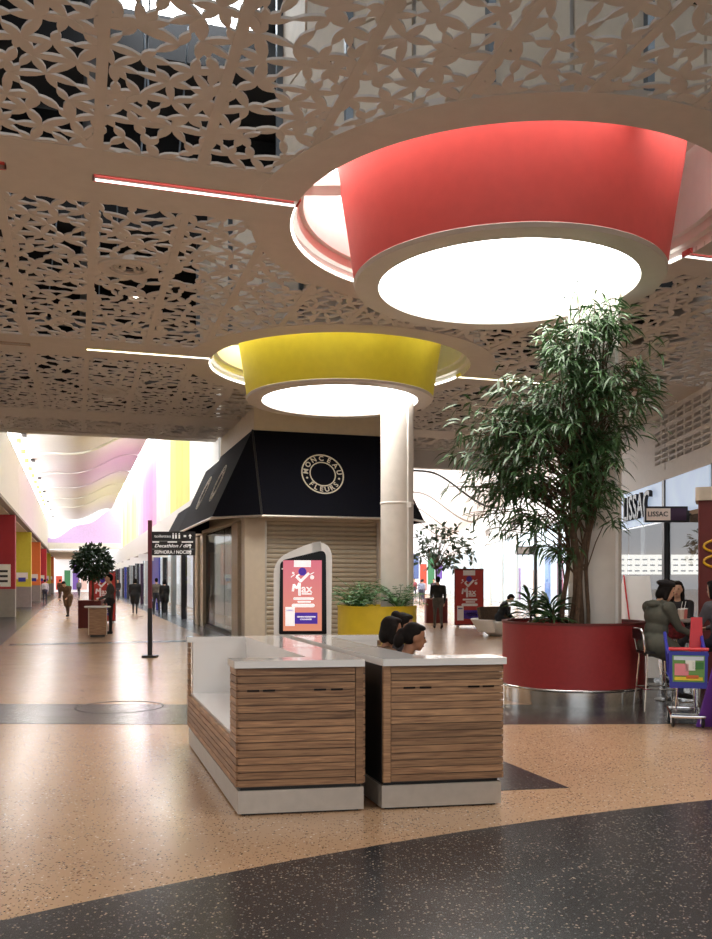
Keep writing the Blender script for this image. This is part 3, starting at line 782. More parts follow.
# ================================================================== FLOWER SHOP
def slab(poly, th, mb=None):                  # 3D polygon thickened against its normal
    p = [Vector(q) for q in poly]
    n = (p[1] - p[0]).cross(p[2] - p[0]).normalized()
    mb = mb or MB(); k = len(p)
    vs = p + [q - n * th for q in p]
    return mb.add(vs, [tuple(range(k)), tuple(range(2 * k - 1, k - 1, -1))] + [(i, k + i, k + (i + 1) % k, (i + 1) % k) for i in range(k)])
sw = thing('wall_shop', 'beige walls and posts of the corner flower shop', None, (0, 0, 0), TH, kind='structure')
SF, ST = 23.5, 4.3
def sbox(name, m, t0, t1, s0, s1, z0, z1, par=None):
    return MB().box(t0, t1, s0, s1, z0, z1).build(name, M[m], par or sw)
sbox('upper_wall', 'beige', 4.55, 8.2, SF + 0.02, SF + 0.3, 3.25, CZ)
sbox('upper_wall', 'beige', 4.55, 4.85, SF + 0.3, 33.5, 3.25, 9.3)
sbox('corner_post', 'beige', ST, ST + 0.55, SF, SF + 0.5, 0, 3.3)
sbox('corner_post', 'beige', 8.1, 8.6, SF, SF + 0.5, 0, 3.3)
sbox('side_wall', 'beige', 8.4, 8.7, SF + 0.4, 33.5, 0, 3.4)
sbox('stone_pier', 'beige_stone', ST, ST + 0.4, 24.6, 25.6, 0, 3.25)
sbox('stone_pier', 'beige_stone', ST, ST + 0.4, 31.6, 32.3, 0, 3.25)
sbox('stone_pier', 'beige_stone', ST, ST + 0.4, 33.1, 33.9, 0, 3.25)
sbox('reveal', 'wallgrey', ST + 0.2, ST + 0.4, 24.0, 24.6, 0, 3.25)
for a, b in ((25.6, 27.55), (27.6, 29.55), (29.6, 31.6)):
    sbox('shop_pane', 'dark_glass', ST + 0.1, ST + 0.13, a, b, 0.12, 3.25)
sbox('window_sill', 'black', ST + 0.05, ST + 0.2, 25.6, 31.6, 0, 0.12)
sbox('side_door', 'wallgrey', ST + 0.1, ST + 0.16, 32.3, 33.1, 0, 2.6)
sbox('shop_interior', 'beige_stone', ST + 2.6, ST + 2.8, 24, 33.5, 0, 3.3)
sbox('shop_soffit', 'beige', ST, 8.6, SF + 0.3, 33.5, 3.3, 3.4)
# roller shutter
rs = thing('roller_shutter', 'closed grey-beige roller shutter across the flower shop front', 'shutter', grid(ST + 0.55, SF + 0.12, 0), TH)
sl = MB()
prof = [(0.0, 0.0), (-0.028, 0.03), (-0.034, 0.08), (-0.02, 0.115), (0.0, 0.12)]
w = 8.1 - ST - 0.55
vs = [(x, y, z) for x in (0, w) for y, z in prof] + [(x, 0.03, z) for x in (0, w) for z in (0.0, 0.12)]
sl.add(vs, [(i, 5 + i, 6 + i, 1 + i) for i in range(4)] + [(10, 11, 13, 12), (10, 0, 1, 2, 3, 4, 11), (12, 13, 9, 8, 7, 6, 5), (11, 4, 9, 13), (10, 12, 5, 0)])
slm = sl.mesh('slat', M['shutter'])
for i in range(25): place(slm, 'slat', rs, (0, 0, 0.06 + i * 0.128))
MB().box(-0.02, 0.06, -0.08, 0.05, 0, 3.3).build('guide_rail', M['alu'], rs)
MB().box(w - 0.06, w + 0.02, -0.08, 0.05, 0, 3.3).build('guide_rail', M['alu'], rs)
MB().box(0, w, -0.05, 0.04, 0.0, 0.06).build('bottom_bar', M['alu'], rs)
# awning
aw = thing('shop_awning', 'navy fabric awning with cream ring logos around the flower shop corner', 'awning', (0, 0, 0), TH)
ZT, ZB = 5.65, 3.3
T_, TRr = (4.5, 23.45, ZT), (8.2, 23.45, ZT)
B_, A_ = (4.58, 22.57, ZB), (3.45, 23.76, ZB)
BR_, TIP = (8.7, 22.57, ZB), (9.5, 23.6, ZB)
LT, LB = (4.5, 31.9, ZT), (3.45, 32.0, ZB)
slab([B_, BR_, TRr, T_], 0.03).build('front_face', M['navy'], aw)
slab([A_, B_, T_], 0.03).build('corner_face', M['navy'], aw)
slab([LB, A_, T_, LT], 0.03).build('side_face', M['navy'], aw)
slab([BR_, TIP, TRr], 0.03).build('corner_face', M['navy'], aw)
slab([TIP, (9.5, 31, ZB), (8.2, 31, ZT), TRr], 0.03).build('side_face', M['navy'], aw)
slab([LB, LT, (4.6, 31.9, ZB)], 0.03).build('end_face', M['navy'], aw)
MB().tube([LB, A_, B_, BR_, TIP], 0.035, 8).build('front_rail', M['alu'], aw, True)
MB().tube([B_, T_], 0.03, 8).build('seam', M['black'], aw, True)
# second, smaller awning farther along the mall
slab([(3.75, 40, 3.45), (3.75, 33.9, 3.45), (4.35, 33.9, 4.6), (4.35, 40, 4.6)], 0.03).build('far_face', M['navy'], aw)
def annulus(r0, r1, h, n=56):
    return MB().lathe([(r0, 0), (r0, h), (r1, h), (r1, 0)], n, closed=True)
def logo(mat4, sc):
    ring = annulus(0.555, 0.59, 0.006).build('logo_ring', M['cream'], aw)
    ring.matrix_local = mat4 @ Matrix.Scale(sc, 4)
    annulus(0.335, 0.365, 0.006).build('inner_ring', M['cream'], ring)
    def arc(word, a0, a1, r, flip):
        n = len(word)
        for i, ch in enumerate(word):
            a = a0 + (a1 - a0) * i / (n - 1)
            me = text_mesh(ch, 0.20, 0.003, 'CENTER', True); me.materials.clear(); me.materials.append(M['cream'])
            place(me, 'letter', ring, (r * math.cos(a), r * math.sin(a), 0.005), (0, 0, a - PI / 2 + (PI if flip else 0)))
    R = math.radians
    arc('MONCEAU', R(172), R(8), 0.46, False)
    arc('FLEURS', R(222), R(318), 0.46, True)
    for a in (R(196), R(344)):
        MB().lathe([(0, 0.006), (0.03, 0.006)], 12, (0.46 * math.cos(a), 0.46 * math.sin(a), 0)).build('dot', M['cream'], ring)
def basis(X, Y, o):
    X = Vector(X).normalized(); Y = Vector(Y).normalized(); Z = X.cross(Y)
    m = Matrix((X, Y, Z)).transposed().to_4x4(); m.translation = Vector(o) + Z * 0.004
    return m
logo(basis((1, 0, 0), (0, 0.88, 2.35), (6.32, 22.57 + 0.88 * 0.505, ZB + 2.35 * 0.505)), 1.0)
for s, f in ((26.0, 0.5), (29.0, 0.5)):
    logo(basis((0, -1, 0), (1.05, 0, 2.35), (3.45 + 1.05 * f, s, ZB + 2.35 * f)), 1.0)

# ================================================================== KIOSK (two bench units back to back)
FL = floor_at(238, 816.5); FR = floor_at(501, 805.0)
e1 = (FR - FL).normalized(); KW = (FR - FL).length
def make_unit(name, label, mirror):
    root = thing(name, label, 'bench', FL if not mirror else FR, 0, 'wooden kiosk benches')
    base = Vector((0, 0, 0))
    sg = -1 if mirror else 1
    def P(u, v, z): return e1 * (u * sg) + D1 * v + Vector((0, 0, z))
    def kb(mb, u0, u1, v0, v1, z0, z1):
        p = [P(u0, v0, z0), P(u1, v0, z0), P(u1, v1, z0), P(u0, v1, z0), P(u0, v0, z1), P(u1, v0, z1), P(u1, v1, z1), P(u0, v1, z1)]
        return mb.hexa(p)
    W, L, FB, SP = KW / 2 - 0.066, 2.82, 0.24, 0.55
    H = 1.085
    b = MB()
    kb(b, 0.03, W - 0.02, 0.03, FB, 0.2, H - 0.05)                 # front block
    kb(b, SP, W - 0.02, FB, L - 0.1, 0.2, H - 0.05)                # spine
    kb(b, 0.03, W - 0.02, L - 0.1, L - 0.02, 0.2, H - 0.05)        # back panel
    b.build('body', M['counter'], root)
    kb(MB(), 0.012, SP, FB, L - 0.1, 0.2, 0.46 if mirror else 0.53).build('seat', M['counter'], root)
    # counter top: U shape
    t = MB(); z0, z1 = H - 0.05, H
    kb(t, -0.03, W, -0.03, FB + 0.01, z0, z1); kb(t, SP - 0.01, W, FB + 0.01, L - 0.11, z0, z1); kb(t, -0.03, W, L - 0.11, L + 0.01, z0, z1)
    t.build('countertop', M['counter'], root)
    # plinth
    q = MB(); kb(q, 0.0, W, 0.0, L, 0.015, 0.175); q.build('plinth', M['plinth'], root)
    kb(MB(), 0.03, W - 0.03, 0.03, L - 0.03, 0.0, 0.02).build('shadow_gap', M['black'], root)
    kb(MB(), 0.02, W - 0.02, 0.02, L - 0.03, 0.175, 0.2).build('plinth_cap', M['black'], root)
    # backing boards behind the slats
    kb(MB(), 0.012, W - 0.012, 0.002, 0.03, 0.2, H - 0.05).build('backing', M['backing'], root)
    kb(MB(), 0.012, 0.03, 0.03, FB, 0.2, H - 0.05).build('backing', M['backing'], root)
    kb(MB(), 0.0, 0.012, FB, L - 0.1, 0.2, 0.5).build('backing', M['backing'], root)
    kb(MB(), W - 0.02, W - 0.008, 0.03, L, 0.2, H - 0.05).build('backing', M['black'], root)
    # slats: front, outer side, spine side
    n = 16; z_lo, pitch = 0.205, (H - 0.05 - 0.205) / 16
    for i in range(n):
        z = z_lo + i * pitch; zt = z + pitch * 0.86
        kb(MB(), 0.0, W - 0.065, -0.012, 0.012, z, zt).build('slat', M['wood'], root)
        kb(MB(), -0.016, 0.010, -0.004, FB, z, zt).build('slat', M['wood'], root)
        kb(MB(), -0.016, 0.010, L - 0.1, L, z, zt).build('slat', M['wood'], root)
        if not mirror: kb(MB(), W - 0.008, W + 0.010, 0.0, L, z, zt).build('slat', M['wood'], root)
        if zt < 0.56: kb(MB(), -0.016, 0.010, FB, L - 0.1, z, zt).build('slat', M['wood'], root)
    kb(MB(), W - 0.06, W - 0.008, -0.014, 0.012, 0.2, H - 0.05).build('corner_board', M['wood'], root)
    z = z_lo + 12.8 * pitch
    for u in (0.06, 0.17, W - 0.36, W - 0.24):
        kb(MB(), u, u + 0.085, -0.0155, -0.004, z, z + 0.013).build('vent_slot', M['gloss_black'], root)
    return root
make_unit('slatted_bench', 'walnut slatted kiosk bench with empty white seat, left of the narrow gap', False)
make_unit('slatted_bench', 'walnut slatted kiosk bench where the women sit, right of the narrow gap', True)

# ================================================================== PLANTERS
def round_planter(x, y, r, h, m, label):
    e = thing('round_planter', label, 'planter', (x, y, 0), 0, 'round planters')
    MB().lathe([(r, 0.22), (r, h), (r - 0.05, h), (r - 0.05, 0.3), (r - 0.05, 0.22)], 96, closed=True).build('wall', M[m], e, True)
    MB().lathe([(r + 0.012, h - 0.005), (r + 0.012, h + 0.025), (r - 0.06, h + 0.025), (r - 0.06, h - 0.005)], 96, closed=True).build('rim', M['brown_red'] if m == 'red_planter' else M['yellow_planter'], e, True)
    MB().lathe([(r - 0.02, 0.0), (r - 0.02, 0.21), (r - 0.06, 0.21), (r - 0.06, 0.0)], 96, closed=True).build('kick_plate', M['steel'], e, True)
    MB().lathe([(r + 0.03 + 0.03 * math.cos(2 * PI * k / 10), 0.215 + 0.022 * math.sin(2 * PI * k / 10)) for k in range(10)], 96, closed=True).build('bumper_rail', M['steel'], e, True)
    MB().lathe([(0.0, h - 0.06), (r - 0.04, h - 0.06)], 64).build('soil', M['soil'], e)
    return e
RP = (3.02, 12.42)
round_planter(RP[0], RP[1], 0.965, 1.06, 'red_planter', 'round red planter with steel bumper rail at the foot of the white column')
YP = (0.46, 19.4)
round_planter(YP[0], YP[1], 0.86, 1.07, 'yellow_planter', 'round yellow planter at the foot of the farther column')

random.seed(11)
def leaf_tuft(mb, c, n, length, width, spread=1.0, up=0.5, droop=0.3):
    for i in range(n):
        a = random.uniform(0, 2 * PI); el = random.uniform(up - 0.5, up + 0.7)
        d = Vector((math.cos(a) * spread, math.sin(a) * spread, el))
        mb.leaf(c, d, length * random.uniform(0.7, 1.15), width, droop)
# big narrow-leaved tree in the red planter
tb = Vector((2.93, 12.0, 0.98))
tree = thing('weeping_fig_tree', 'tall narrow-leaved tree with several thin trunks in the red planter', 'tree', tb)
stems = []
rnd = random.Random(4)
for k, (dx, dy, tx, tz, r) in enumerate([(-0.03, 0.0, 0.05, 2.9, 0.04), (0.08, 0.05, 0.25, 2.6, 0.034), (-0.1, 0.06, -0.12, 2.4, 0.03), (0.02, -0.07, -0.02, 3.4, 0.032), (0.14, -0.02, 0.4, 3.1, 0.024)]):
    pts = [Vector((dx + (tx - dx) * f + 0.05 * math.sin(f * 9 + k * 2), dy * (1 - f) - 0.1 * f + 0.04 * math.cos(f * 8 + k), tz * f)) for f in [i / 12 for i in range(13)]]
    stems.append(pts)
    MB().tube(pts, [r * (1.25 - 0.6 * i / 12) for i in range(13)], 7).build('trunk', M['bark'], tree, True)
COLC = Vector((3.33, 12.42)) - tb.xy
def outside_col(p): return (p.xy - COLC).length > 0.38
twigs = MB(); fol = MB()
blobs = [((-0.05, -0.2, 3.95), (0.75, 0.5, 0.5), 26), ((-1.2, -0.1, 2.45), (0.65, 0.5, 0.6), 22), ((-0.9, -0.1, 2.9), (0.7, 0.5, 0.6), 16), ((-0.55, 0.0, 2.15), (1.15, 0.8, 0.95), 44), ((0.15, -0.25, 3.25), (0.85, 0.7, 0.95), 40), ((-0.3, -0.3, 2.7), (1.0, 0.75, 0.9), 36),
         ((0.5, -0.45, 2.75), (0.6, 0.5, 0.65), 22), ((0.2, -0.35, 1.75), (0.45, 0.4, 0.55), 14), ((0.1, -0.3, 4.25), (0.5, 0.4, 0.35), 12), ((-0.75, 0.0, 1.65), (0.75, 0.55, 0.4), 20), ((-0.4, -0.1, 1.1), (0.45, 0.3, 0.3), 5), ((-1.3, 0, 2.2), (0.5, 0.4, 0.45), 10), ((0.8, -0.5, 3.3), (0.4, 0.3, 0.5), 7)]
for c, rad, n in blobs:
    for _ in range(n):
        while True:
            q = Vector((rnd.uniform(-1, 1), rnd.uniform(-1, 1), rnd.uniform(-1, 1)))
            if 0.25 < q.length < 1: break
        tip = Vector(c) + Vector((q.x * rad[0], q.y * rad[1], q.z * rad[2]))
        if not outside_col(tip): continue
        st = rnd.choice(stems)
        zz = max(0.7, min(tip.z - 0.35 - 0.3 * rnd.random(), st[-1].z - 0.05))
        sp = min(st, key=lambda p: abs(p.z - zz))
        mid = sp.lerp(tip, 0.55) + Vector((0, 0, 0.22))
        pts = [sp, sp.lerp(mid, 0.55) + Vector((0, 0, 0.05)), mid, mid.lerp(tip, 0.6), tip]
        twigs.tube(pts, [0.012, 0.010, 0.008, 0.006, 0.003], 4)
        for i in range(24):
            f = rnd.random()
            b = mid.lerp(tip, f) if f < 0.85 else tip
            b = b + Vector((rnd.gauss(0, 0.05), rnd.gauss(0, 0.05), rnd.gauss(0, 0.05)))
            out = (tip - sp); out.z *= 0.2
            if out.length < 0.01: out = Vector((1, 0, 0))
            out.normalize()
            d = out * 0.6 + Vector((rnd.gauss(0, 0.6), rnd.gauss(0, 0.6), rnd.gauss(-0.25, 0.35)))
            if outside_col(b + d.normalized() * 0.2) and outside_col(b):
                fol.leaf(b, d, rnd.uniform(0.18, 0.32), rnd.uniform(0.02, 0.038), rnd.uniform(0.15, 0.5))
o = twigs.build('branches', M['bark'], tree, fix=False); o['kind'] = 'stuff'
o = fol.build('foliage', M['leaf'], tree, fix=False); o['kind'] = 'stuff'
# dracaenas in the red planter
def dracaena(x, y, z, h, label, n=46):
    e = thing('dracaena', label, 'plant', (x, y, z), 0, 'strappy plants in the red planter')
    MB().tube([(0, 0, 0), (0.02, 0.01, h * 0.5), (0.0, 0.0, h)], 0.018, 6).build('stem', M['bark'], e, True)
    f = MB()
    for i in range(n):
        a = rnd.uniform(0, 2 * PI); q = rnd.random()
        f.leaf((0, 0, h * (0.35 + 0.65 * q)), (math.cos(a), math.sin(a), 0.2 + 1.2 * q), rnd.uniform(0.3, 0.5), 0.045, 0.32)
    o = f.build('foliage', M['leaf'], e, fix=False); o['kind'] = 'stuff'
dracaena(2.38, 12.2, 0.98, 0.40, 'strappy green dracaena at the left rim of the red planter')
dracaena(2.66, 12.05, 0.98, 0.26, 'bushy dracaena between the left rim plant and the tree trunks', 60)
dracaena(2.72, 12.5, 0.98, 0.34, 'dracaena half hidden behind the tree trunks in the red planter', 40)
# ferns in the yellow planter
def fern(x, y, z, h, n, label):
    e = thing('palm_fern', label, 'plant', (x, y, z), 0, 'ferns in the yellow planter')
    f = MB()
    for i in range(n):
        a = rnd.uniform(0, 2 * PI); el = rnd.uniform(0.7, 2.6)
        d = Vector((math.cos(a), math.sin(a), el)).normalized(); p = Vector((0, 0, 0)); L = h * rnd.uniform(0.8, 1.2)
        pts = [p.copy()]
        for k in range(7):
            p = p + d * L / 7; d = (d + Vector((0, 0, -0.17))).normalized(); pts.append(p.copy())
            if k > 0:
                side = d.cross(Vector((0, 0, 1))).normalized()
                for s in (-1, 1): f.leaf(p, side * s + d * 0.6, 0.15 * (1.1 - k / 9), 0.03, 0.2, 2)
        f.tube(pts, 0.005, 4)
    o = f.build('foliage', M['leaf2'], e, fix=False); o['kind'] = 'stuff'
fern(0.12, 19.05, 1.0, 0.8, 60, 'bushy green fern at the left of the yellow planter')
fern(-0.1, 19.3, 1.0, 0.6, 30, 'small fern at the very left edge of the yellow planter')
fern(0.9, 18.85, 1.0, 0.7, 40, 'green fern in front of the farther white column')

# ================================================================== TOTEM SCREEN
def printed_face(root, w, h, y, emit, base):
    """advert: pink sheet with word, marks and lower panel; local x across, z up, facing -y"""
    face = MB().box(-w / 2, w / 2, y - 0.004, y, 0, h).build('display', base, root)
    wm = plain('print_white_%d' % int(emit * 10), rgb(250, 244, 244), 0.5, emit=emit)
    pm = plain('print_purple_%d' % int(emit * 10), rgb(74, 44, 160), 0.5, emit=emit * 0.8)
    yy = y - 0.006
    def bar(x0, x1, z0, z1, m, nm='print'): MB().box(x0 * w, x1 * w, yy - 0.002, yy, z0 * h, z1 * h).build(nm, m, face)
    def rbar(x0, x1, z0, z1, m):
        r = (z1 - z0) * h / 2; pts = []
        for k in range(9): a = -PI / 2 + PI * k / 8; pts.append((x1 * w - r + r * math.cos(a), (z0 + z1) / 2 * h + r * math.sin(a)))
        for k in range(9): a = PI / 2 + PI * k / 8; pts.append((x0 * w + r + r * math.cos(a), (z0 + z1) / 2 * h + r * math.sin(a)))
        MB().prism_m(pts, 0.003, Matrix.Translation((0, yy, 0)) @ Matrix.Rotation(PI / 2, 4, 'X')).build('print', m, face)
    bar(-0.22, 0.22, 0.905, 1.0, wm)
    R = lambda a: Matrix.Translation((0, yy, 0)) @ Matrix.Rotation(PI / 2, 4, 'X')
    def disc(x, z, r, m): MB().prism_m([(x * w + r * w * math.cos(2 * PI * k / 20), z * h + r * w * math.sin(2 * PI * k / 20)) for k in range(20)], 0.004, R(0)).build('print', m, face)
    def stroke(p, q, wd, m):
        a = Vector((p[0] * w, p[1] * h)); b = Vector((q[0] * w, q[1] * h)); n = (b - a).normalized(); k = Vector((-n.y, n.x)) * wd * w
        MB().prism_m([tuple(a + k), tuple(a - k), tuple(b - k), tuple(b + k)], 0.003, R(0)).build('print', m, face)
    stroke((-0.16, 0.77), (-0.03, 0.70), 0.035, wm); stroke((-0.05, 0.70), (0.17, 0.82), 0.035, wm); stroke((-0.16, 0.77), (-0.05, 0.81), 0.02, wm)
    disc(0.0, 0.84, 0.105, pm); stroke((-0.05, 0.87), (0.0, 0.835), 0.02, wm); stroke((0.0, 0.835), (0.05, 0.87), 0.02, wm)
    disc(0.25, 0.76, 0.055, wm); disc(-0.24, 0.82, 0.03, wm); stroke((-0.3, 0.76), (-0.2, 0.8), 0.012, wm); stroke((0.2, 0.8), (0.3, 0.83), 0.012, wm)
    # the word: a tall brush M followed by ax
    stroke((-0.25, 0.56), (-0.22, 0.66), 0.03, wm); stroke((-0.22, 0.66), (-0.15, 0.60), 0.025, wm); stroke((-0.15, 0.60), (-0.08, 0.68), 0.025, wm); stroke((-0.08, 0.68), (-0.075, 0.50), 0.035, wm)
    text('ax', 0.30 * w, wm, face, (0.11 * w, yy, 0.595 * h), (PI / 2, 0, 0), 0.002, 'CENTER', True)
    bar(-0.02, 0.24, 0.515, 0.535, wm)
    rbar(-0.24, 0.3, 0.44, 0.475, wm); rbar(-0.13, 0.22, 0.40, 0.425, wm); rbar(-0.28, 0.32, 0.335, 0.385, wm)
    bar(-0.2, 0.39, 0.10, 0.26, pm)
    bar(-0.14, 0.34, 0.19, 0.21, wm); bar(-0.06, 0.24, 0.155, 0.175, wm)
    bar(-0.44, -0.20, 0.07, 0.34, wm); bar(-0.40, -0.24, 0.28, 0.30, pm)
def rounded(poly, rr, n=6):
    out = []; k = len(poly)
    for i, p in enumerate(poly):
        a = Vector(poly[i - 1]); b = Vector(p); c = Vector(poly[(i + 1) % k]); r = rr[i]
        if r <= 0: out.append(tuple(b)); continue
        p0 = b + (a - b).normalized() * r; p1 = b + (c - b).normalized() * r
        for j in range(n + 1):
            f = j / n; q = p0.lerp(b, f).lerp(b.lerp(p1, f), f); out.append(tuple(q))
    return out
tm = thing('screen_totem', 'white curved advertising totem with a lit pink screen behind the bench kiosk', 'screen', ((302.5 - CX) / F * 12.0, 12.0, 0), 0.03)
XR = Matrix.Rotation(PI / 2, 4, 'X')
outer = rounded([(-0.385, 0), (0.38, 0), (0.40, 2.19), (0.10, 2.15), (-0.39, 1.93)], [0, 0, 0.26, 0.15, 0.22])
tmb = MB().prism_m(outer, 0.22, Matrix.Translation((0, 0.22, 0)) @ XR)
ob = tmb.build('casing', M['totem'], tm, False)
bv = ob.modifiers.new('bevel', 'BEVEL'); bv.width = 0.035; bv.segments = 3; bv.limit_method = 'ANGLE'
inner = rounded([(-0.315, 0.92), (0.325, 0.92), (0.315, 2.06), (-0.30, 1.91)], [0.02, 0.02, 0.1, 0.08])
MB().prism_m(inner, 0.02, Matrix.Translation((0, 0.004, 0)) @ XR).build('bezel', M['gloss_black'], tm)
pn = thing('x', 'x', None); pn.name = 'screen'; pn.parent = tm; pn.location = (0, -0.017, 0.965)
del pn['label']
def gradient_mat(name, c0, c1, z0, z1, emit):
    m, nt, p = new_mat(name); N = nt.nodes.new; L = nt.links.new
    tc = N('ShaderNodeTexCoord'); sp = N('ShaderNodeSeparateXYZ'); L(tc.outputs['Object'], sp.inputs[0])
    mr = N('ShaderNodeMapRange'); mr.inputs['From Min'].default_value = z0; mr.inputs['From Max'].default_value = z1; L(sp.outputs['Z'], mr.inputs['Value'])
    mx = N('ShaderNodeMix'); mx.data_type = 'RGBA'; L(mr.outputs['Result'], mx.inputs['Factor']); mx.inputs['A'].default_value = c0; mx.inputs['B'].default_value = c1
    p.inputs['Base Color'].default_value = (0.05, 0.03, 0.03, 1); L(mx.outputs['Result'], p.inputs['Emission Color']); p.inputs['Emission Strength'].default_value = emit; p.inputs['Roughness'].default_value = 0.2
    return m
printed_face(pn, 0.52, 0.95, 0.0, 0.4, gradient_mat('screen_pink', rgb(224, 142, 108), rgb(214, 98, 118), 0.0, 0.95, 0.72))
for q in ((-0.27, 1.80), (-0.255, 1.9)): MB().box(q[0] - .01, q[0] + .01, -0.02, -0.017, q[1] - .01, q[1] + .01).build('sensor', M['white'], tm)

# ================================================================== ADVERT BOARDS
def board(loc, rz, w, h, label, emit=0.0):
    e = thing('advert_board', label, 'poster stand', loc, rz, 'red advert boards')
    MB().box(-w / 2, w / 2, -0.03, 0.05, 0.06, h).build('panel', M['brown_red'], e)
    for x in (-w / 2 + 0.1, w / 2 - 0.1): MB().box(x - 0.04, x + 0.04, -0.22, 0.22, 0, 0.06).build('foot', M['alu'], e)
    f = bpy.data.objects.new('poster', None); COL.objects.link(f); f.parent = e; f.location = (0, -0.032, 0.1)
    printed_face(f, w - 0.06, h - 0.16, 0.0, emit, M['poster'])
p = floor_at(469, 627)
board((p.x, p.y, 0), 0.0, 1.02, 2.05, 'red advert board standing in the right-hand mall beside the white bench')
board((-9.75, 34.2, 0), TH, 1.0, 2.0, 'red advert board behind the round-headed tree in the long mall')

# ================================================================== DIRECTION SIGN
sp = floor_at(150, 657.5)
ds = thing('direction_sign', 'black directional sign on a maroon post standing in the long mall', 'sign', (sp.x, sp.y, 0), 0.0)
MB().box(-0.15, 0.15, -0.12, 0.12, 0, 0.05).build('base', M['black'], ds)
MB().box(-0.045, 0.045, -0.035, 0.035, 0.05, 1.05).build('post_foot', M['black'], ds)
MB().box(-0.04, 0.04, -0.03, 0.03, 1.05, 2.92).build('post', M['maroon'], ds)
wt = plain('sign_white', rgb(235, 235, 235), 0.5, emit=0.25)
for i, (tx, shear, sx) in enumerate([('toilettes', 0, 1.25), ('Decathlon / dil', 0.3, 1.2), ('SEPHORA / NOCIBE', 0, 0.9)]):
    z = 2.58 - i * 0.135 - (0.07 if i else 0); hgt = 0.20 if i == 0 else 0.13
    pl = MB().box(0.045, 0.96, -0.03, 0.03, z - hgt / 2, z + hgt / 2).build('panel', M['black'], ds)
    text(tx, 0.10 if i else 0.085, wt, pl, (0.10, -0.034, z), (PI / 2, 0, 0), 0.002, 'LEFT', i > 0, shear=shear, sx=sx)
    ar = MB(); R_ = Matrix.Translation((0.86, -0.031, z)) @ XR
    ar.prism_m([(-0.012, -0.05), (0.012, -0.05), (0.012, 0.0), (-0.012, 0.0)], 0.003, R_); ar.prism_m([(-0.04, 0.0), (0.04, 0.0), (0, 0.05)], 0.003, R_)
    ar.build('arrow', wt, pl)
    if i == 0:
        for k, x in enumerate((0.50, 0.56, 0.63, 0.74)):
            MB().box(x - 0.018, x + 0.018 + (0.02 if k == 3 else 0), -0.034, -0.031, z - 0.05 + (0.03 if k == 3 else 0), z + 0.035 - (0.01 if k == 3 else 0)).build('pictogram', wt, pl)
            if k < 3: MB().lathe([(0, 0), (0.014, 0)], 10, (0, 0, 0)).build('pictogram', wt, pl).matrix_local = Matrix.Translation((x, -0.0335, z + 0.055)) @ XR
pl = MB().box(0.045, 0.96, -0.025, 0.025, 2.44, 2.475).build('divider', M['black'], ds)
for a, b in ((0.06, 0.2), (0.38, 0.58), (0.68, 0.92)): MB().box(a, b, -0.028, -0.025, 2.445, 2.47).build('strip', wt, pl)

# ================================================================== CAFE CORNER
def bar_stool(x, y, rz, label):
    e = thing('bar_stool', label, 'stool', (x, y, 0), rz, 'chrome bar stools')
    for sx in (-1, 1):
        for sy in (-1, 1):
            MB().tube([(sx * 0.21, sy * 0.21, 0.0), (sx * 0.16, sy * 0.16, 0.72)], 0.013, 8).build('leg', M['chrome'], e, True)
    MB().tube([(-0.20, -0.2, 0.28), (0.20, -0.2, 0.28), (0.20, 0.2, 0.28), (-0.20, 0.2, 0.28), (-0.20, -0.2, 0.28)], 0.010, 6).build('footrest', M['chrome'], e, True)
    o = MB().prism(rounded([(-0.2, -0.2), (0.2, -0.2), (0.2, 0.2), (-0.2, 0.2)], [0.06] * 4), 0.72, 0.755).build('seat', M['black'], e)
    pts = [(-0.16, -0.19, 0.74), (-0.20, -0.22, 0.95), (-0.17, -0.24, 1.03), (0.17, -0.24, 1.03), (0.20, -0.22, 0.95), (0.16, -0.19, 0.74)]
    MB().tube(pts, 0.013, 8).build('back_frame', M['chrome'], e, True)
    MB().box(-0.17, 0.17, -0.245, -0.225, 0.90, 1.02).build('backrest', M['black'], e)
bar_stool(3.82, 11.34, -PI / 2, 'chrome bar stool under the woman in the dark beret')
bar_stool(4.84, 11.75, 0.45, 'chrome bar stool under the person in the grey jumper')
tb_ = thing('bar_table', 'round dark bar table with paper cups in the cafe corner', 'table', (4.36, 12.2, 0), 0)
MB().lathe([(0.0, 1.08), (0.32, 1.08), (0.33, 1.10), (0.32, 1.12), (0.0, 1.12)], 32).build('top', M['wallgrey'], tb_, True)
MB().tube([(0, 0, 0.03), (0, 0, 1.08)], 0.035, 10).build('stem', M['steel'], tb_, True)
MB().lathe([(0.0, 0.0), (0.26, 0.0), (0.26, 0.015), (0.05, 0.04), (0.0, 0.04)], 28).build('foot', M['steel'], tb_, True)
for i, (dx, dy, lab) in enumerate([(-0.16, -0.12, 'paper cup nearest the beret woman on the bar table'), (0.03, -0.18, 'paper cup with straw in the middle of the bar table'), (0.15, 0.02, 'paper cup farthest right on the bar table')]):
    c = thing('paper_cup', lab, 'cup', (4.36 + dx, 12.2 + dy, 1.12), 0, 'paper cups on the bar table')
    MB().lathe([(0.0, 0.0), (0.033, 0.0), (0.044, 0.13), (0.0, 0.13)], 16).build('cup', plain('cup_%d' % i, rgb(*[(220, 150, 130), (226, 200, 180), (210, 120, 110)][i]), 0.6), c, True)
    MB().lathe([(0.0, 0.145), (0.038, 0.145), (0.047, 0.13), (0.0, 0.13)], 16).build('lid', M['white'], c, True)
    MB().tube([(0.0, 0, 0.14), (0.02, 0, 0.24)], 0.004, 5).build('straw', M['white'], c)
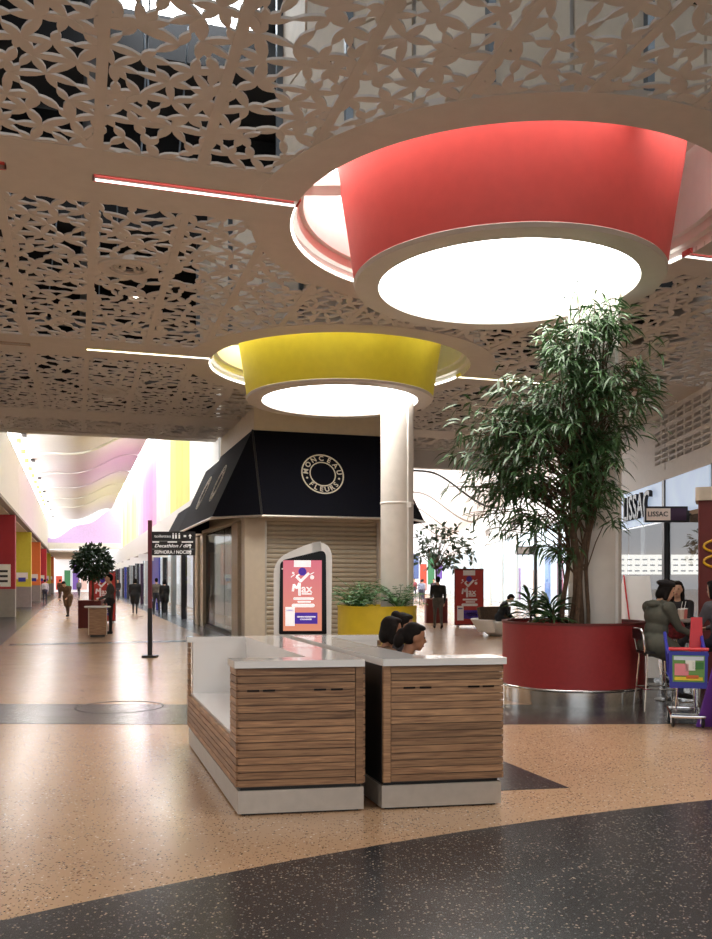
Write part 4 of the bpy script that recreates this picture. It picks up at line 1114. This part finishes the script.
# cafe pillar with yellow arches
cp = thing('cafe_pillar', 'dark red cafe pillar with yellow looping arches at the right edge', 'pillar', (5.69, 13.62, 0), -0.38)
MB().prism(rounded([(-0.42, -0.35), (0.6, -0.35), (0.6, 0.35), (-0.42, 0.35)], [0.05, 0.0, 0.0, 0.05]), 0, 2.85).build('body', M['brown_red'], cp)
MB().prism(rounded([(-0.46, -0.4), (0.65, -0.4), (0.65, 0.4), (-0.46, 0.4)], [0.08, 0, 0, 0.08]), 2.85, 3.05).build('cap', M['beige'], cp)
for zc in (2.16, 1.93):
    pts = [(-0.34 + 0.32 * (1 - math.cos(a)) , -0.375, zc + 0.105 * math.sin(a)) for a in [PI * 2 * i / 28 for i in range(29)]]
    MB().tube(pts, 0.02, 6).build('arch_loop', M['gold'], cp, True)
# white menu board behind the column
mbd = thing('menu_board', 'white folding menu board leaning behind the planter column', 'board', (4.55, 14.6, 0), -0.15)
slab([(-0.42, 0.0, 0.05), (0.42, 0.0, 0.05), (0.30, 0.25, 1.72), (-0.12, 0.25, 1.72)], 0.03).build('front_sheet', M['white'], mbd)
slab([(0.42, 0.55, 0.0), (-0.42, 0.55, 0.0), (-0.12, 0.28, 1.72), (0.30, 0.28, 1.72)], 0.03).build('rear_sheet', M['white'], mbd)
MB().tube([(-0.12, 0.23, 1.73), (-0.02, -0.02, 0.6), (0.0, -0.06, 0.05)], 0.012, 6).build('red_edge', M['red_plastic'], mbd)
# child's shopping trolley
tr = thing('shopping_trolley', 'small blue and red plastic shopping trolley with a green advert panel', 'trolley', (3.76, 10.15, 0), -0.25); tr.scale = (0.87, 0.87, 0.95)
fw, bw = 0.20, 0.17
MB().hexa([(-0.18, -0.26, 0.52), (0.18, -0.26, 0.52), (0.18, 0.30, 0.56), (-0.18, 0.30, 0.56), (-0.22, -0.30, 0.56), (0.22, -0.30, 0.56), (0.22, 0.34, 0.60), (-0.22, 0.34, 0.60)]).build('basket_floor', M['blue_plastic'], tr)
for s in (-1, 1):
    mb = MB()
    for k in range(8):
        f = k / 7
        mb.tube([(s * 0.19, -0.26 + 0.58 * f, 0.56), (s * 0.23, -0.28 + 0.62 * f, 0.86 + 0.16 * f * f)], 0.012, 6)
    mb.tube([(s * 0.23, -0.29, 0.86), (s * 0.23, 0.02, 0.92), (s * 0.23, 0.2, 1.0), (s * 0.23, 0.35, 1.08)], 0.022, 6)
    mb.build('side_grille', M['blue_plastic'], tr, True)
slab([(-0.225, -0.31, 0.47), (0.225, -0.31, 0.47), (0.235, -0.325, 0.90), (-0.235, -0.325, 0.90)], 0.03).build('front_panel', M['blue_plastic'], tr)
ad = slab([(-0.19, -0.322, 0.545), (0.19, -0.322, 0.545), (0.195, -0.333, 0.855), (-0.195, -0.333, 0.855)], 0.008).build('advert_panel', plain('ad_green', rgb(110, 160, 84), 0.5), tr)
def adp(x0, x1, z0, z1, c):
    yy = lambda z: -0.334 - 0.011 * (z - 0.545) / 0.31
    slab([(x0, yy(z0), z0), (x1, yy(z0), z0), (x1, yy(z1), z1), (x0, yy(z1), z1)], 0.004).build('print', plain('adp', rgb(*c), 0.5), ad)
adp(-0.17, 0.0, 0.62, 0.76, (226, 140, 150)); adp(-0.04, 0.08, 0.68, 0.80, (232, 236, 226)); adp(0.05, 0.18, 0.70, 0.78, (60, 120, 60)); adp(-0.17, 0.17, 0.565, 0.605, (226, 206, 60)); adp(-0.03, 0.12, 0.585, 0.625, (224, 110, 60)); adp(-0.18, 0.18, 0.80, 0.845, (206, 220, 230))
MB().tube([(-0.24, -0.34, 0.93), (0.24, -0.34, 0.93)], 0.02, 8).build('handle', M['red_plastic'], tr, True)
slab([(0.05, 0.2, 0.6), (0.24, 0.2, 0.6), (0.24, 0.3, 1.28), (0.1, 0.3, 1.28)], 0.05).build('child_seat', M['red_plastic'], tr)
MB().tube([(-0.2, -0.26, 0.13), (-0.2, 0.3, 0.16), (0.2, 0.3, 0.16), (0.2, -0.26, 0.13), (-0.2, -0.26, 0.13)], 0.022, 8).build('chassis', M['chrome'], tr, True)
MB().box(-0.19, 0.19, -0.2, 0.25, 0.14, 0.16).build('lower_tray', M['steel'], tr)
for s in (-1, 1):
    MB().tube([(s * 0.12, 0.05, 0.16), (s * 0.1, -0.05, 0.52)], 0.014, 6).build('strut', M['chrome'], tr)
for x, y in ((-0.18, -0.24), (0.18, -0.24), (-0.18, 0.26), (0.18, 0.26)):
    wh = MB().lathe([(0.0, -0.015), (0.05, -0.015), (0.062, 0.0), (0.05, 0.015), (0.0, 0.015)], 20).build('wheel', M['black'], tr, True)
    wh.rotation_euler = (0, PI / 2, 0.2); wh.location = (x, y, 0.062)
    MB().box(x - 0.03, x - 0.022, y - 0.02, y + 0.02, 0.05, 0.14).build('fork', M['chrome'], tr)
# purple folding sign
af = thing('pavement_sign', 'purple folding advert sign cut by the right edge of the picture', 'sign', (4.06, 9.4, 0), 0.0)
slab([(-0.42 + 0.16, -0.02, 0.02), (0.45, -0.02, 0.02), (0.45, 0.2, 1.25), (-0.05, 0.2, 1.25)], 0.03).build('front_sheet', M['purple'], af)
slab([(0.45, 0.55, 0.02), (-0.26, 0.55, 0.02), (-0.05, 0.24, 1.25), (0.45, 0.24, 1.25)], 0.03).build('rear_sheet', M['purple'], af)
ft = slab([(-0.265, -0.028, 0.02), (0.45, -0.028, 0.02), (0.45, -0.012, 0.11), (-0.25, -0.012, 0.11)], 0.004).build('white_strip', M['white'], af)
yy = lambda z: -0.026 + 0.22 * (z - 0.02) / 1.23
for i, (z, ln) in enumerate([(0.42, 0.5), (0.35, 0.42), (0.28, 0.5), (0.22, 0.36)]):
    slab([(-0.18, yy(z) - 0.004, z), (-0.18 + ln, yy(z) - 0.004, z), (-0.18 + ln, yy(z + 0.025) - 0.004, z + 0.025), (-0.18, yy(z + 0.025) - 0.004, z + 0.025)], 0.003).build('print_line', M['white'], af)
slab([(-0.16, yy(0.55) - .004, 0.55), (0.4, yy(0.55) - .004, 0.55), (0.4, yy(0.9) - .004, 0.9), (-0.10, yy(0.9) - .004, 0.9)], 0.003).build('picture', plain('sign_pic', rgb(150, 92, 60), 0.5, var=0.4, scale=20), af)

# ================================================================== FARTHER FURNITURE
p = floor_at(506, 636.5)
bn = thing('shell_bench', 'white curved shell bench where the man in black sits', 'bench', (p.x, p.y + 0.5, 0), 0)
MB().lathe([(0.0, 0.0), (0.42, 0.0), (0.62, 0.15), (0.80, 0.42), (0.78, 0.45), (0.5, 0.42), (0.0, 0.42)], 40).build('shell', M['white'], bn, True)
MB().lathe([(0.70, 0.40), (0.95, 0.50), (0.97, 0.48), (0.74, 0.12), (0.70, 0.14)], 30, closed=True, a0=PI * 0.7, a1=PI * 1.35).build('arm_shell', M['white'], bn, True)
MB().lathe([(0.62, 0.42), (0.72, 0.42), (0.78, 0.82), (0.70, 0.84)], 24, closed=True, a0=PI * 0.35, a1=PI * 1.0).build('backrest', M['bark'], bn, True)
def potted_tree(x, y, pot, poth, trunk, crown, n, label, m, leaf=(0.12, 0.05), sparse=False):
    e = thing('potted_tree', label, 'tree', (x, y, 0), 0)
    MB().prism(rounded([(-pot, -pot), (pot, -pot), (pot, pot), (-pot, pot)], [0.08] * 4), 0, poth).build('pot', M['brown_red'], e)
    MB().tube([(0, 0, poth - 0.05), (0.02, 0, (poth + trunk) / 2), (0, 0, trunk)], 0.045, 8, 0.03).build('trunk', M['bark'], e, True)
    f = MB(); (cx, cz, rx, rz) = crown; br = MB()
    for i in range(n):
        while True:
            q = Vector((rnd.uniform(-1, 1), rnd.uniform(-1, 1), rnd.uniform(-1, 1)))
            if (0.55 if not sparse else 0.2) < q.length < 1: break
        if sparse and math.sin(q.x * 7 + 1) * math.cos(q.z * 6) > 0.25: continue
        p = Vector((cx + q.x * rx, q.y * rx * 0.9, cz + q.z * rz))
        f.leaf(p, (q.x + rnd.gauss(0, .5), q.y + rnd.gauss(0, .5), q.z * 0.5 + rnd.gauss(0, .5)), leaf[0] * rnd.uniform(.7, 1.3), leaf[1], 0.25, 2)
        if i % (14 if sparse else 60) == 0: br.tube([(0, 0, trunk - 0.1), tuple(Vector((0, 0, trunk)).lerp(p, 0.5) + Vector((0, 0, 0.08))), tuple(p)], [0.02, 0.013, 0.006], 4)
    o = br.build('branches', M['bark'], e, fix=False); o['kind'] = 'stuff'
    o = f.build('foliage', m, e, fix=False); o['kind'] = 'stuff'
potted_tree((92.5 - CX) / F * 31.0, 31.0, 0.40, 0.95, 1.75, (0, 2.25, 0.66, 0.62), 1500, 'round-headed clipped tree in a maroon pot in the long mall', M['leaf3'], (0.17, 0.09))
potted_tree(3.1, 34.5, 0.42, 0.95, 2.2, (0.25, 2.9, 1.35, 0.95), 620, 'open leafy tree against the bright light of the right-hand mall', M['leaf3'], (0.26, 0.13), True)
pp = floor_at(95, 637)
pod = thing('podium_table', 'brown wooden podium with a white oval top in the long mall', 'podium', (pp.x, pp.y + 0.25, 0), TH)
MB().box(-0.26, 0.26, -0.25, 0.25, 0.06, 0.84).build('cabinet', M['wood'], pod)
MB().box(-0.20, 0.20, -0.2, 0.2, 0.0, 0.06).build('foot', M['black'], pod)
MB().box(-0.262, -0.24, -0.262, -0.25, 0.06, 0.84).build('corner_strip', M['beige'], pod)
MB().box(0.24, 0.262, -0.262, -0.25, 0.06, 0.84).build('corner_strip', M['beige'], pod)
MB().lathe([(0.0, 0.84), (0.36, 0.84), (0.38, 0.865), (0.36, 0.89), (0.0, 0.89)], 32).build('top', M['white'], pod, True)
# ================================================================== PEOPLE
def add_sphere(bm, c, r, rot=None):
    r = Vector(r) if not isinstance(r, (int, float)) else Vector((r, r, r))
    m = Matrix.Translation(c) @ (rot.to_4x4() if rot else Matrix.Identity(4)) @ Matrix.Diagonal((r.x, r.y, r.z, 1))
    bmesh.ops.create_uvsphere(bm, u_segments=14, v_segments=10, radius=1, matrix=m)
def add_cone(bm, p, q, r1, r2):
    p = Vector(p); q = Vector(q); d = q - p
    if d.length < 1e-4: return
    m = Matrix.Translation((p + q) / 2) @ d.to_track_quat('Z', 'Y').to_matrix().to_4x4()
    bmesh.ops.create_cone(bm, cap_ends=True, segments=14, radius1=r1, radius2=r2, depth=d.length, matrix=m)
    add_sphere(bm, p, r1); add_sphere(bm, q, r2)
def remesh(bm, voxel, smooth_it=4):
    me = bpy.data.meshes.new('t'); bm.to_mesh(me); bm.free()
    o = bpy.data.objects.new('t', me); COL.objects.link(o)
    r = o.modifiers.new('r', 'REMESH'); r.mode = 'VOXEL'; r.voxel_size = voxel
    s = o.modifiers.new('s', 'SMOOTH'); s.factor = 0.5; s.iterations = smooth_it
    bpy.context.view_layer.update()
    dg = bpy.context.evaluated_depsgraph_get()
    out = bpy.data.meshes.new_from_object(o.evaluated_get(dg))
    bpy.data.objects.remove(o, do_unlink=True); bpy.data.meshes.remove(me)
    out.polygons.foreach_set('use_smooth', [True] * len(out.polygons))
    return out
SK = {'light': plain('skin_light', rgb(206, 160, 132), 0.55), 'tan': plain('skin_tan', rgb(150, 104, 78), 0.55)}
CL = {}
def cloth(c):
    if c not in CL: CL[c] = plain('cloth_%d_%d_%d' % c, rgb(*c), 0.85, var=0.18, scale=9)
    return CL[c]
HAIR = plain('hair_dark', rgb(22, 16, 14), 0.7, var=0.3, scale=40, spec=0.15)
HAIRG = plain('hair_grey', rgb(120, 112, 104), 0.7, var=0.2, scale=40)
EYEM = plain('eye_dark', rgb(24, 18, 16), 0.2)
LIPM = plain('lip', rgb(150, 84, 76), 0.5)
RX = lambda a: Matrix.Rotation(a, 3, 'X')
RZ = lambda a: Matrix.Rotation(a, 3, 'Z')
RY = lambda a: Matrix.Rotation(a, 3, 'Y')
def person(label, loc, rz, h=1.7, lean=0.0, legs=((0, 0), (0, 0)), arms=((0.1, 0.12, 0.25), (0.1, 0.12, 0.25)), head=(0, 0), seat=None,
           top=(40, 40, 44), bottom=(34, 34, 40), shoe=(24, 22, 22), skin='light', hair='short', haircol=None, coat=0.0, bulk=1.0, voxel=0.018, detail=False, foot_z=0.0, spread=0.0):
    """local frame faces +Y; legs: (hip flexion, knee flexion) per side, arms: (flexion, abduction, elbow), head: (pitch, yaw)"""
    k = h / 1.7
    prims = []   # (kind, data, material)
    bm = bmesh.new()
    def cone(p, q, r1, r2, m): add_cone(bm, p, q, r1, r2); prims.append(('c', Vector(p), Vector(q), r1, r2, m))
    def ell(c, r, m, rot=None):
        add_sphere(bm, c, r, rot); prims.append(('e', Vector(c), Vector(r), (rot.inverted() if rot else None), m))
    pel = Vector((0, 0, 0.0)); T = RX(-lean)
    up = lambda x, y, z: pel + T @ Vector((x, y, z)) * k
    b = bulk
    ell(up(0, 0, 0.02), Vector((0.168 * b, 0.125 * b, 0.13)) * k, 2 if not coat else 1, T)
    ell(up(0, 0.005, 0.16), Vector((0.145 * b, 0.105 * b, 0.15)) * k, 1, T)
    ell(up(0, 0.0, 0.34), Vector((0.172 * b, 0.115 * b, 0.17)) * k, 1, T)
    cone(up(-0.13, -0.01, 0.455), up(0.13, -0.01, 0.455), 0.06 * k * b, 0.06 * k * b, 1)
    cone(up(0, -0.005, 0.46), up(0, 0.02, 0.57), 0.056 * k, 0.05 * k, 0)
    Hm = T @ RX(-head[0]) @ RZ(head[1])
    hc = up(0, 0.02, 0.57) + Hm @ Vector((0, 0.025, 0.105)) * k
    hp = lambda x, y, z: hc + Hm @ Vector((x, y, z)) * k
    ell(hp(0, -0.008, 0.02), Vector((0.077, 0.097, 0.098)) * k, 0, Hm)
    ell(hp(0, 0.03, -0.055), Vector((0.056, 0.062, 0.062)) * k, 0, Hm)
    cone(hp(0, 0.088, 0.012), hp(0, 0.108, -0.022), 0.011 * k, 0.016 * k, 0)
    ell(hp(0, 0.085, -0.062), Vector((0.026, 0.016, 0.014)) * k, 0, Hm)
    ell(hp(0, 0.07, -0.098), Vector((0.026, 0.022, 0.018)) * k, 0, Hm)
    for s in (-1, 1): ell(hp(s * 0.078, -0.005, -0.012), Vector((0.012, 0.024, 0.034)) * k, 0, Hm)
    minz = 1e9; fingers = []
    for s, (hf, kf) in zip((-1, 1), legs):
        hip = pel + Vector((s * 0.09, 0, -0.03)) * k
        ab = RZ(-s * spread)
        d1 = ab @ RX(hf) @ Vector((0, 0, -1)); d2 = ab @ RX(hf - kf) @ Vector((0, 0, -1))
        kn = hip + d1 * 0.41 * k; an = kn + d2 * 0.41 * k
        fd = ab @ RX(max(-0.3, min(0.4, hf - kf))) @ Vector((0, 1, 0))
        cone(hip, kn, 0.088 * k * b, 0.058 * k, 2); cone(kn, kn.lerp(an, 0.35), 0.058 * k, 0.056 * k, 2); cone(kn.lerp(an, 0.35), an, 0.056 * k, 0.042 * k, 2)
        cone(an + Vector((0, 0, -0.035)) * k - fd * 0.03 * k, an + fd * 0.16 * k + Vector((0, 0, -0.045)) * k, 0.042 * k, 0.036 * k, 3)
        minz = min(minz, an.z - 0.082 * k)
        if coat: cone(hip, hip + d1 * coat * k, 0.125 * k * b, 0.12 * k, 1)
    for s, (fl, ab, el) in zip((-1, 1), arms):
        sh = up(s * 0.175 * b, -0.01, 0.445)
        A = T @ RY(-s * ab) @ RX(fl)
        d1 = A @ Vector((0, 0, -1)); d2 = T @ RY(-s * ab * 0.3) @ RX(fl + el) @ Vector((-s * 0.15, 0, -1)).normalized()
        eb = sh + d1 * 0.285 * k; wr_ = eb + d2 * 0.245 * k
        cone(sh, eb, 0.062 * k * b, 0.047 * k, 1); cone(eb, wr_, 0.047 * k, 0.036 * k, 1)
        pm = wr_ + d2 * 0.05 * k
        cone(wr_, pm + d2 * 0.03 * k, 0.026 * k, 0.032 * k, 0)
        side = d2.cross(Vector((0, 0, 1)) if abs(d2.z) < 0.8 else Vector((0, 1, 0))).normalized(); nrm = side.cross(d2).normalized()
        fingers.append((pm, d2, side, nrm, s))
    me = remesh(bm, voxel)
    # assign materials by the nearest body region
    import numpy as np
    n = len(me.polygons); ce = np.empty(n * 3); me.polygons.foreach_get('center', ce); ce = ce.reshape(n, 3)
    best = np.full(n, 1e9); idx = np.zeros(n, dtype=np.int32)
    for pr in prims:
        if pr[0] == 'c':
            a = np.array(pr[1]); d = np.array(pr[2]) - a; L2 = (d * d).sum()
            t = np.clip(((ce - a) @ d) / L2, 0, 1)
            dist = np.linalg.norm(ce - (a + t[:, None] * d), axis=1) - (pr[3] + (pr[4] - pr[3]) * t); mi = pr[5]
        else:
            x = ce - np.array(pr[1])
            if pr[3] is not None: x = x @ np.array(pr[3]).T
            r = np.array(pr[2]); q = np.linalg.norm(x / r, axis=1); dist = (q - 1) * r.min(); mi = pr[4]
        w = dist < best; best[w] = dist[w]; idx[w] = mi
    for m in (SK[skin], cloth(top), cloth(bottom), cloth(shoe)): me.materials.append(m)
    me.polygons.foreach_set('material_index', idx)
    # fingers rooted in the palm
    bm = bmesh.new(); bm.from_mesh(me)
    for pm, d, side, nrm, s in fingers:
        fm = MB()
        for j in range(4):
            o_ = pm + side * (j - 1.5) * 0.017 * k + d * 0.025 * k; L = (0.07, 0.08, 0.075, 0.058)[j] * k
            d2 = (d + nrm * 0.35).normalized(); d3 = (d + nrm * 0.9).normalized()
            fm.tube([o_, o_ + d * L * 0.45, o_ + d * L * 0.45 + d2 * L * 0.3, o_ + d * L * 0.45 + d2 * L * 0.3 + d3 * L * 0.25], [0.0095 * k, 0.009 * k, 0.008 * k, 0.0055 * k], 6)
        th = pm - d * 0.03 * k - side * s * 0.026 * k
        fm.tube([th, th - side * s * 0.022 * k + d * 0.03 * k, th - side * s * 0.022 * k + d * 0.058 * k + nrm * 0.012 * k], [0.012 * k, 0.0105 * k, 0.007 * k], 6)
        vv = [bm.verts.new(v) for v in fm.v]
        for f in fm.f:
            try:
                q = bm.faces.new([vv[i] for i in f]); q.material_index = 0; q.smooth = True
            except ValueError: pass
    bm.to_mesh(me); bm.free()
    z0 = (seat + 0.10 * k) if seat is not None else (foot_z - minz)
    e = thing('person', label, 'person', loc, rz)
    me.name = 'body'
    bo = place(me, 'body', e, (0, 0, z0))
    # hair
    hb = bmesh.new(); HM = HAIR if haircol is None else haircol
    def he(x, y, z, rx, ry, rz_): add_sphere(hb, hp(x, y, z) , Vector((rx, ry, rz_)) * k, Hm)
    if hair != 'none':
        he(0, -0.028, 0.038, 0.086, 0.092, 0.092); he(0, -0.045, 0.0, 0.083, 0.075, 0.085)
        if hair == 'short': he(0, 0.02, 0.085, 0.066, 0.06, 0.036)
        if hair in ('long', 'bob'):
            L = 0.20 if hair == 'long' else 0.11
            for s in (-1, 1): add_cone(hb, hp(s * 0.066, -0.02, 0.02), hp(s * 0.078, -0.025, -L), 0.036 * k, 0.03 * k)
            he(0, -0.07, -L * 0.5, 0.085, 0.05, L * 0.75); he(0, 0.015, 0.092, 0.07, 0.07, 0.03)
        if hair == 'bun': he(0, -0.10, 0.085, 0.052, 0.05, 0.05); he(0, 0.015, 0.09, 0.068, 0.068, 0.03)
        if hair == 'tail':
            he(0, -0.115, 0.0, 0.05, 0.055, 0.055); he(0.01, -0.135, -0.06, 0.055, 0.05, 0.075); he(0, 0.015, 0.09, 0.068, 0.068, 0.03)
        ho = place(remesh(hb, max(0.011, voxel * 0.8), 2), 'hair', e, (0, 0, z0)); ho.data.materials.append(HM)
    else: hb.free()
    if detail:
        for s in (-1, 1):
            x = bmesh.new(); add_sphere(x, hp(s * 0.032, 0.084, 0.012), Vector((0.013, 0.008, 0.007)) * k, Hm); m_ = bpy.data.meshes.new('eye'); x.to_mesh(m_); x.free(); m_.materials.append(EYEM); place(m_, 'eye', e, (0, 0, z0))
        x = bmesh.new(); add_sphere(x, hp(0, 0.098, -0.062), Vector((0.023, 0.008, 0.008)) * k, Hm); m_ = bpy.data.meshes.new('mouth'); x.to_mesh(m_); x.free(); m_.materials.append(LIPM); place(m_, 'mouth', e, (0, 0, z0))
    e['_hc'] = 0; del e['_hc']
    return e, (lambda x, y, z: hp(x, y, z) + Vector((0, 0, z0))), Hm, up, z0

SIT = ((1.5, 1.45), (1.5, 1.45))
# three women on the right-hand bench seat, backs to the spine, facing right
fr = math.atan2(D2.y, D2.x) - PI / 2
def on_bench(v, u):         # metres along the bench, metres in from the right front corner
    return FR + D1 * v - e1 * u
p = on_bench(1.02, 0.40); person('nearest seated woman with dark tied-back hair and patterned scarf on the bench', (p.x, p.y, 0), fr - 0.25, 1.60, lean=0.12, legs=SIT, arms=((0.7, 0.1, 0.9), (0.7, 0.1, 0.9)), seat=0.46, top=(44, 42, 46), bottom=(40, 40, 50), skin='tan', hair='tail', voxel=0.013, detail=True, head=(0.12, 0.1))
p = on_bench(1.6, 0.34); person('middle seated woman with loose dark hair and brown jacket on the bench', (p.x, p.y, 0), fr + 0.1, 1.64, lean=0.05, legs=SIT, arms=((0.7, 0.1, 0.9), (0.7, 0.1, 0.9)), seat=0.46, top=(96, 70, 48), bottom=(40, 40, 50), skin='tan', hair='bob', voxel=0.014, detail=True, head=(0.1, 0.0))
p = on_bench(2.2, 0.02); person('farthest seated woman with dark hair in a top bun on the bench', (p.x, p.y, 0), fr - 0.1, 1.66, lean=0.05, legs=SIT, arms=((0.7, 0.1, 0.9), (0.7, 0.1, 0.9)), seat=0.46, top=(40, 36, 40), bottom=(50, 50, 60), skin='tan', hair='bun', voxel=0.014, detail=True, head=(0.1, 0.0))
# cafe corner
e, hp, Hm, up, z0 = person('woman in a dark beret and olive hooded coat seated on a bar stool', (3.80, 11.34, 0), -PI / 2 + 0.25, 1.72, lean=0.16, legs=((1.35, 1.05), (1.1, 1.25)), arms=((0.55, 0.1, 0.75), (0.6, 0.1, 0.8)), seat=0.755, top=(84, 84, 74), bottom=(60, 66, 84), shoe=(30, 26, 26), hair='bob', coat=0.3, bulk=1.3, voxel=0.014, detail=True, head=(0.25, 0.0))
x = bmesh.new(); add_sphere(x, hp(0, -0.045, 0.085), (0.115, 0.125, 0.045), Hm @ RX(0.25)); add_sphere(x, hp(0, -0.06, 0.125), (0.02, 0.02, 0.02)); add_cone(x, hp(0, -0.05, 0.13), hp(0, -0.055, 0.155), 0.006, 0.006)
b_ = place(remesh(x, 0.012, 2), 'beret', e); b_.data.materials.append(cloth((36, 32, 34)))
x = bmesh.new(); add_sphere(x, up(0, -0.085, 0.475) + Vector((0, 0, z0)), (0.13, 0.075, 0.055)); b_ = place(remesh(x, 0.014, 2), 'hood', e); b_.data.materials.append(cloth((84, 84, 74)))
bag = thing('handbag', 'dark red patterned bag on the lap of the beret woman', 'bag', (4.02, 11.30, 0.90), 0.1)
x = bmesh.new(); add_sphere(x, (0, 0, 0.13), (0.17, 0.09, 0.13)); add_sphere(x, (0.05, 0, 0.08), (0.14, 0.1, 0.08))
b_ = place(remesh(x, 0.015, 2), 'pouch', bag); b_.data.materials.append(plain('bag_red', rgb(120, 34, 38), 0.7, var=0.6, scale=30))
MB().tube([(-0.1, 0, 0.2), (-0.05, 0.0, 0.32), (0.05, 0, 0.32), (0.1, 0, 0.2)], 0.008, 6).build('strap', M['black'], bag)
person('dark-haired person in black behind the bar table', (4.85, 13.4, 0), PI * 0.85, 1.68, lean=0.1, legs=((1.3, 1.2), (1.3, 1.2)), arms=((0.7, 0.1, 1.1), (0.7, 0.1, 1.1)), seat=0.755, top=(30, 28, 30), hair='long', voxel=0.016, detail=True)
bar_stool(4.85, 13.4, PI * 0.85, 'chrome bar stool under the dark-haired person in black')
person('person in a grey jumper seated with back turned at the right edge', (4.84, 11.75, 0), 0.45, 1.72, lean=0.15, legs=((1.3, 1.2), (1.3, 1.2)), arms=((0.6, 0.15, 0.9), (0.6, 0.15, 0.9)), seat=0.755, top=(96, 94, 100), bottom=(40, 42, 56), hair='bob', bulk=1.1, voxel=0.016, detail=True)
person('standing person with pale face beyond the bar table', (5.05, 14.3, 0), PI, 1.62, top=(50, 40, 44), hair='long', voxel=0.02)
# right-hand mall
W1 = ((0.28, 0.12), (-0.22, 0.25)); W2 = ((0.22, 0.05), (-0.15, 0.3))
p = floor_at(438, 628.5); person('person in a dark jacket and grey trousers walking away in the right-hand mall', (p.x, p.y, 0), 0.05, 1.76, legs=W2, top=(40, 42, 40), bottom=(96, 92, 86), hair='short', voxel=0.022, bulk=1.1, arms=((0.3, 0.12, 0.9), (-0.1, 0.15, 0.4)))
person('man in black sitting bent forward on the white shell bench', (bn.location.x - 0.12, bn.location.y + 0.1, 0), -PI / 2, 1.74, lean=0.45, legs=((1.4, 1.3), (1.35, 1.35)), arms=((0.7, 0.1, 0.6), (0.7, 0.1, 0.6)), seat=0.42, top=(24, 22, 24), bottom=(30, 30, 34), hair='short', voxel=0.018, head=(0.3, 0), bulk=1.1)
far_r = [(1.35 + 3.2, 62, 0.1, (150, 160, 190), (60, 60, 80), 'person in pale blue walking far off between the column and the tree'), (4.95, 66, 0.0, (206, 190, 190), (80, 70, 80), 'person in a pale top walking far off in the right-hand mall'),
         (5.6, 64, PI, (60, 50, 60), (40, 40, 50), 'person in dark clothes approaching far off in the right-hand mall'), (5.1, 78, PI, (170, 90, 100), (60, 60, 80), 'small distant person in pink in the right-hand mall')]
for i, (x_, y_, r_, a, b_, lab) in enumerate(far_r):
    person(lab, (x_, y_, 0), r_, 1.68 + 0.03 * i, legs=W1 if i % 2 else W2, top=a, bottom=b_, voxel=0.035, hair='short')
# long mall
p = floor_at(110.5, 634); person('man in a grey jacket standing beside the wooden podium', (p.x, p.y, 0), PI / 2 + 0.3, 1.80, top=(70, 68, 66), bottom=(34, 32, 34), arms=((0.35, 0.1, 0.8), (0.2, 0.1, 0.3)), voxel=0.02, bulk=1.05, spread=0.12)
p = floor_at(68, 616.5); person('stooping person in a long brown coat in the long mall', (p.x, p.y, 0), PI * 0.95, 1.72, lean=0.55, legs=((0.25, 0.1), (-0.1, 0.2)), arms=((0.9, 0.1, 0.4), (0.7, 0.15, 0.5)), top=(96, 72, 52), bottom=(90, 74, 60), coat=0.35, bulk=1.25, voxel=0.025, head=(0.2, 0))
p = floor_at(135, 613.5); person('person in a long black coat walking in the long mall', (p.x, p.y, 0), 0.2, 1.72, legs=W2, top=(24, 22, 24), bottom=(30, 28, 30), coat=0.34, bulk=1.25, voxel=0.025, hair='bob')
p = floor_at(156.5, 613.5); person('person in a grey-brown jacket by the dark shopfronts', (p.x, p.y, 0), 0.4, 1.74, legs=W1, top=(96, 88, 80), bottom=(40, 40, 46), voxel=0.028)
p = floor_at(164.5, 615); person('person in black beside the one in grey-brown by the dark shopfronts', (p.x, p.y, 0), 0.3, 1.68, legs=W2, top=(26, 24, 26), bottom=(26, 26, 30), coat=0.2, voxel=0.028, hair='bob')
for i, (u, v, lab) in enumerate([(60, 601, 'small distant figure in brown near the coloured piers'), (79, 598, 'small distant figure in grey at the middle of the long mall'), (45, 604, 'small distant figure in white by the orange pier'), (118, 600, 'small distant figure in black near the blue banner')]):
    p = floor_at(u, v); person(lab, (p.x, p.y, 0), [0, PI, 0.3, PI][i], 1.7, legs=W1, top=[(90, 66, 50), (120, 120, 126), (220, 220, 222), (34, 32, 36)][i], bottom=(60, 60, 72), voxel=0.035)
